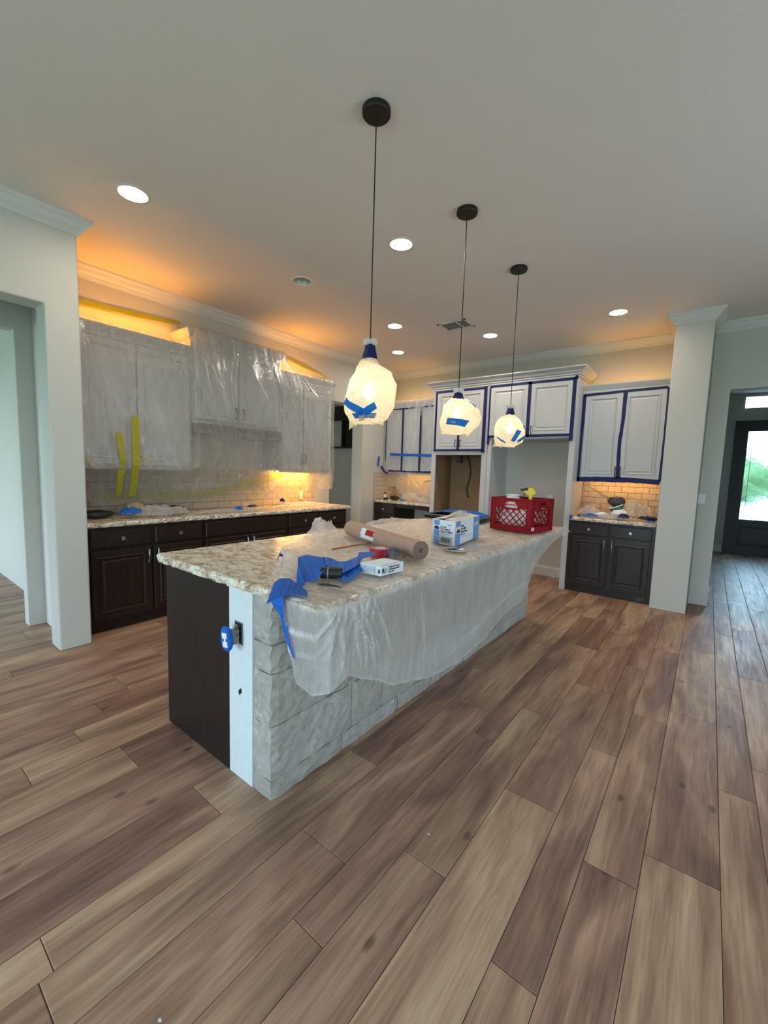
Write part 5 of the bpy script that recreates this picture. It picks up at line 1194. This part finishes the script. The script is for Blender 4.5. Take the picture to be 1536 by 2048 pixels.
t = empty('plastic_jug', (cc.x - .06, cc.y + .06, ZI + .012), 'round white plastic jug standing in the red crate', 'jug')
MB().lathe([(.001, 0), (.060, 0), (.066, .01), (.066, .22), (.060, .255), (.050, .285), (.001, .287)], (.005, 2.56, ZI + .012), 28).build('jug_body', M['white'], t, smooth=True)
MB().lathe([(.052, .283), (.054, .284), (.054, .296), (.001, .298)], (.005, 2.56, ZI + .012), 28).build('jug_cap', M['white'], t, smooth=True)
t = empty('spray_bottle', (.13, 2.60, ZI + .012), 'spray bottle with yellow trigger head standing in the red crate', 'spray bottle')
sx0, sy0 = .138, 2.62
MB().lathe([(.001, 0), (.036, 0), (.038, .01), (.038, .16), (.030, .19), (.014, .215), (.013, .235)], (sx0, sy0, ZI + .012), 24).build('bottle_body', M['white'], t, smooth=True)
def prism(name, pts, wd, O, u, w_, mat, par):
    n_ = Vector(u).cross(Vector((0, 0, 1))).normalized() * wd / 2; u = Vector(u).normalized(); O = Vector(O); k = len(pts)
    vs = [O + u * a + Vector((0, 0, z)) + n_ for a, z in pts] + [O + u * a + Vector((0, 0, z)) - n_ for a, z in pts]
    return MB().add(vs, [tuple(range(k)), tuple(range(k, 2 * k))[::-1]] + [(i, (i + 1) % k, k + (i + 1) % k, k + i) for i in range(k)]).build(name, mat, par, .002)
us = (-.90, -.35, 0); SO = (sx0, sy0, 1.195)
prism('trigger_head', [(-.013, 0), (.013, 0), (.014, .060), (.045, .068), (.058, .080), (.056, .090), (.030, .094), (.020, .118), (-.005, .122), (-.030, .100), (-.042, .078), (-.034, .066), (-.014, .058)], .026, SO, us, None, M['yel'], t)
prism('nozzle', [(.022, .098), (.060, .094), (.070, .088), (.086, .094), (.088, .108), (.074, .108), (.060, .112), (.040, .122), (.020, .118)], .020, SO, us, None, M['black'], t)
MB().tube([(sx0 - .052, sy0 - .02, 1.287), (sx0 - .050, sy0 - .02, 1.268), (sx0 - .042, sy0 - .018, 1.252), (sx0 - .070, sy0 - .028, 1.222), (sx0 - .082, sy0 - .032, 1.212)], .0045, 6).build('trigger', M['black'], t)

# ================================================================== COUNTER CLUTTER
ZC = .932
# right counter
heap('film_heap', .20, 4.66, ZC, .15, .14, .17, 51, M['film_heap'], 'crumpled plastic film heap at the left of the small right counter', 'plastic film', 'film heaps on the counters', sc=1.3)
heap('film_heap', .66, 4.78, ZC, .23, .20, .26, 52, M['film_heap'], 'tall crumpled plastic film heap against the tiles by the pillar', 'plastic film', 'film heaps on the counters', sc=1.4)
heap('film_heap', .50, 4.54, ZC, .26, .075, .07, 53, M['film_heap'], 'low grey-white film heap along the front of the right counter', 'plastic film', 'film heaps on the counters', sc=1.2)
t = empty('tipped_bucket', (.47, 4.70, ZC), 'tipped green pail with a white rim lying on the right counter', 'bucket')
bo = Vector((.505, 4.66, 1.045)); bax = Vector((-.30, -.10, .75)).normalized()
MB().lathe([(.001, -.10), (.060, -.10), (.072, .0)], bo, 28, bax).build('pail_body', M['white'], t, smooth=True)
MB().lathe([(.0725, -.002), (.075, .0), (.078, .035), (.0745, .037)], bo, 28, bax).build('green_band', M['green'], t, smooth=True)
MB().lathe([(.078, .036), (.083, .037), (.083, .048), (.075, .05), (.070, .038)], bo, 28, bax).build('rim', M['white'], t, smooth=True)
clump('dark_respirator', (.49, 4.66, 1.075), .085, .13, 9, M['resp'], 'dark grey respirator mask resting on the pail', 'mask', sc=(1.1, .7))
o = clump('paper_cup', (.36, 4.58, ZC + .004), .075, .07, 12, M['white'], 'small white crushed cup in front of the pail', 'cup', sc=(1.1, .6))
o = clump('cloth_rag', (.545, 4.56, ZC + .03), .07, .09, 14, M['rag'], 'folded white rag below the pail on the right counter', 'rag', sc=(1.2, .6))
o = MB().tube([(.150, 4.70, 1.312), (.42, 4.66, 1.175)], .0035, 6).build('thin_rod', M['pull'], None); tag(o, 'longer thin dark rod sticking up from the pail', 'rod', 'thin rods at the pail')
o = MB().tube([(.275, 4.68, 1.228), (.42, 4.655, 1.155)], .0035, 6).build('thin_rod', M['pull'], None); tag(o, 'shorter thin dark rod below the longer one', 'rod', 'thin rods at the pail')
def wad(x, y, z, r, h, seed, label, mat=None, sc=(1, 1), name='blue_tape_wad'):
    return heap(name, x, y, z, r * sc[0], r * sc[1], h, seed, mat or M['blue'], label, 'tape' if name == 'blue_tape_wad' else 'debris', 'blue tape wads on the counters' if name == 'blue_tape_wad' else None, n=26, sc=1.5)
wad(.245, 4.52, ZC + .004, .085, .055, 61, 'wad of blue tape near the left end of the right counter', sc=(1.3, .7))
wad(.60, 4.50, ZC + .02, .07, .07, 62, 'wad of dark blue tape in the middle of the right counter', M['navy'], sc=(1, .8))
wad(.80, 4.62, ZC + .01, .07, .06, 63, 'wad of dark blue tape beside the pillar at the back', M['navy'], sc=(1.2, .8))
wad(.875, 4.475, ZC + .001, .06, .03, 64, 'flat blue tape piece at the front right corner of the right counter', sc=(1.0, .5))
ribbon('edge_tape', [(.022, 4.440, .93), (.06, 4.440, .93)], (0, 0, .022), M['blue'], None); bpy.data.objects['edge_tape']['label'] = 'short blue tape on the left front corner of the right counter'; bpy.data.objects['edge_tape']['category'] = 'tape'
wad(.07 + .05, 4.50, ZC + .002, .025, .03, 65, 'tiny blue tape ball at the left of the right counter', M['navy'])
clump('debris_scrap', (.86, 4.68, ZC + .003), .05, .06, 21, M['black'], 'dark brown scrap at the far right back of the right counter', 'debris', sc=(1.2, .8))
# nook counter
heap('film_heap', -2.50, 4.68, ZC, .22, .13, .17, 71, M['film_heap'], 'crumpled film heap in the middle of the corner nook counter', 'plastic film', 'film heaps on the counters', sc=1.2)
heap('film_heap', -2.20, 4.58, ZC, .14, .09, .13, 72, M['film_heap'], 'small crumpled film heap at the right of the corner nook counter', 'plastic film', 'film heaps on the counters', sc=1.4)
wad(-2.56, 4.50, ZC + .003, .05, .05, 73, 'blue tape wad at the front of the corner nook counter')
t = empty('glue_tube', (-3.02, 4.64, ZC), 'small upright white tube with black ends on the corner nook counter', 'tube')
MB().lathe([(.001, 0), (.022, 0), (.022, .03), (.001, .031)], (-3.00, 4.62, ZC), 16).build('bottom_cap', M['black'], t); MB().lathe([(.020, .031), (.020, .10)], (-3.00, 4.62, ZC), 16).build('tube_body', M['white'], t, smooth=True); MB().lathe([(.001, .10), (.023, .10), (.023, .125), (.001, .126)], (-3.00, 4.62, ZC), 16).build('top_cap', M['black'], t)
clump('dark_debris', (-2.78, 4.60, ZC + .002), .07, .085, 23, M['black'], 'dark lump beside the film on the corner nook counter', 'debris', sc=(1.3, .6))
clump('dark_debris', (-2.92, 4.54, ZC + .002), .04, .045, 24, M['black'], 'small dark lump in front of the glue tube', 'debris')
# left counter
heap('film_heap', -2.74, .80, ZC, .17, .33, .12, 81, M['film_heap'], 'large crumpled white film heap near the left end of the long counter', 'plastic film', 'film heaps on the counters', sc=1.5, n=80)
heap('film_heap', -2.72, 1.50, ZC, .15, .45, .04, 82, M['film_heap'], 'low flattened film along the middle of the long counter', 'plastic film', 'film heaps on the counters', sc=1.5, n=80)
heap('film_heap', -2.80, 2.55, ZC, .20, .45, .06, 83, M['film_heap'], 'low film heap lit orange at the far end of the long counter', 'plastic film', 'film heaps on the counters', sc=1.5, n=80)
heap('film_heap', -2.92, 2.40, ZC, .08, .09, .13, 84, M['film_heap'], 'small upright film knot at the lit end of the long counter', 'plastic film', 'film heaps on the counters')
wad(-2.70, .52, ZC + .02, .10, .09, 85, 'large blue tape wad near the left end of the long counter', sc=(.7, 1.2)); wad(-2.66, 1.58, ZC + .01, .06, .05, 86, 'blue tape wad at the middle front edge of the long counter'); wad(-2.86, 1.90, ZC + .01, .035, .04, 87, 'small dark blue tape wad at the middle back of the long counter', M['navy'], sc=(1, 2.6)); wad(-2.86, 2.33, ZC + .05, .04, .07, 88, 'dark blue tape knot at the lit end of the long counter', M['navy'])
clump('dark_debris', (-2.84, .30, ZC + .002), .10, .07, 25, M['black'], 'dark lump at the left end of the long counter', 'debris', sc=(1, 1.4)); clump('dark_debris', (-2.93, 1.02, ZC + .002), .06, .07, 26, M['black'], 'dark lump behind the large film heap on the long counter', 'debris', sc=(.7, 2.2))
clump('torn_cardboard', (-2.86, .62, ZC + .004), .07, .13, 27, M['lid'], 'torn tan cardboard piece behind the blue wad on the long counter', 'cardboard', sc=(.4, 1.2))
# outlets on walls
def outlet(F, u, z, label):
    t = empty('wall_outlet', F(u, z, 0), label, 'outlet', 'white outlets on the walls')
    MB().fbox(F, u - .035, u + .035, z - .057, z + .057, .001, .007).build('cover_plate', M['white'], t, .002)
    for s in (-1, 1): MB().fbox(F, u - .016, u + .016, z + s * .021 - .014, z + s * .021 + .014, .007, .010).build('receptacle', M['boxw'], t, .002)
outlet(UB, -.40, 1.105, 'white wall outlet in the empty refrigerator space')
outlet(lambda u, z, n: (XK + .013 + n, u, z), 2.86, 1.05, 'white outlet on the backsplash tiles near the pantry opening')
outlet(lambda u, z, n: (u, 4.907 - n, z), 1.30, 1.22, 'white plate on the wall behind the pillar edge')
# small paint flecks on the floor
for k, (x, y, lb_) in enumerate(((.36, -.62, 'tiny white paint fleck on the planks left of centre'), (.60, .30, 'small white scuff on the planks by the island'))):
    o = MB().add([(x - .006, y, .0006), (x, y - .004, .0006), (x + .008, y + .001, .0006), (x + .001, y + .005, .0006)], [(0, 1, 2, 3)]).build('paint_fleck', M['white'], None, recalc=False); tag(o, lb_, 'paint fleck')
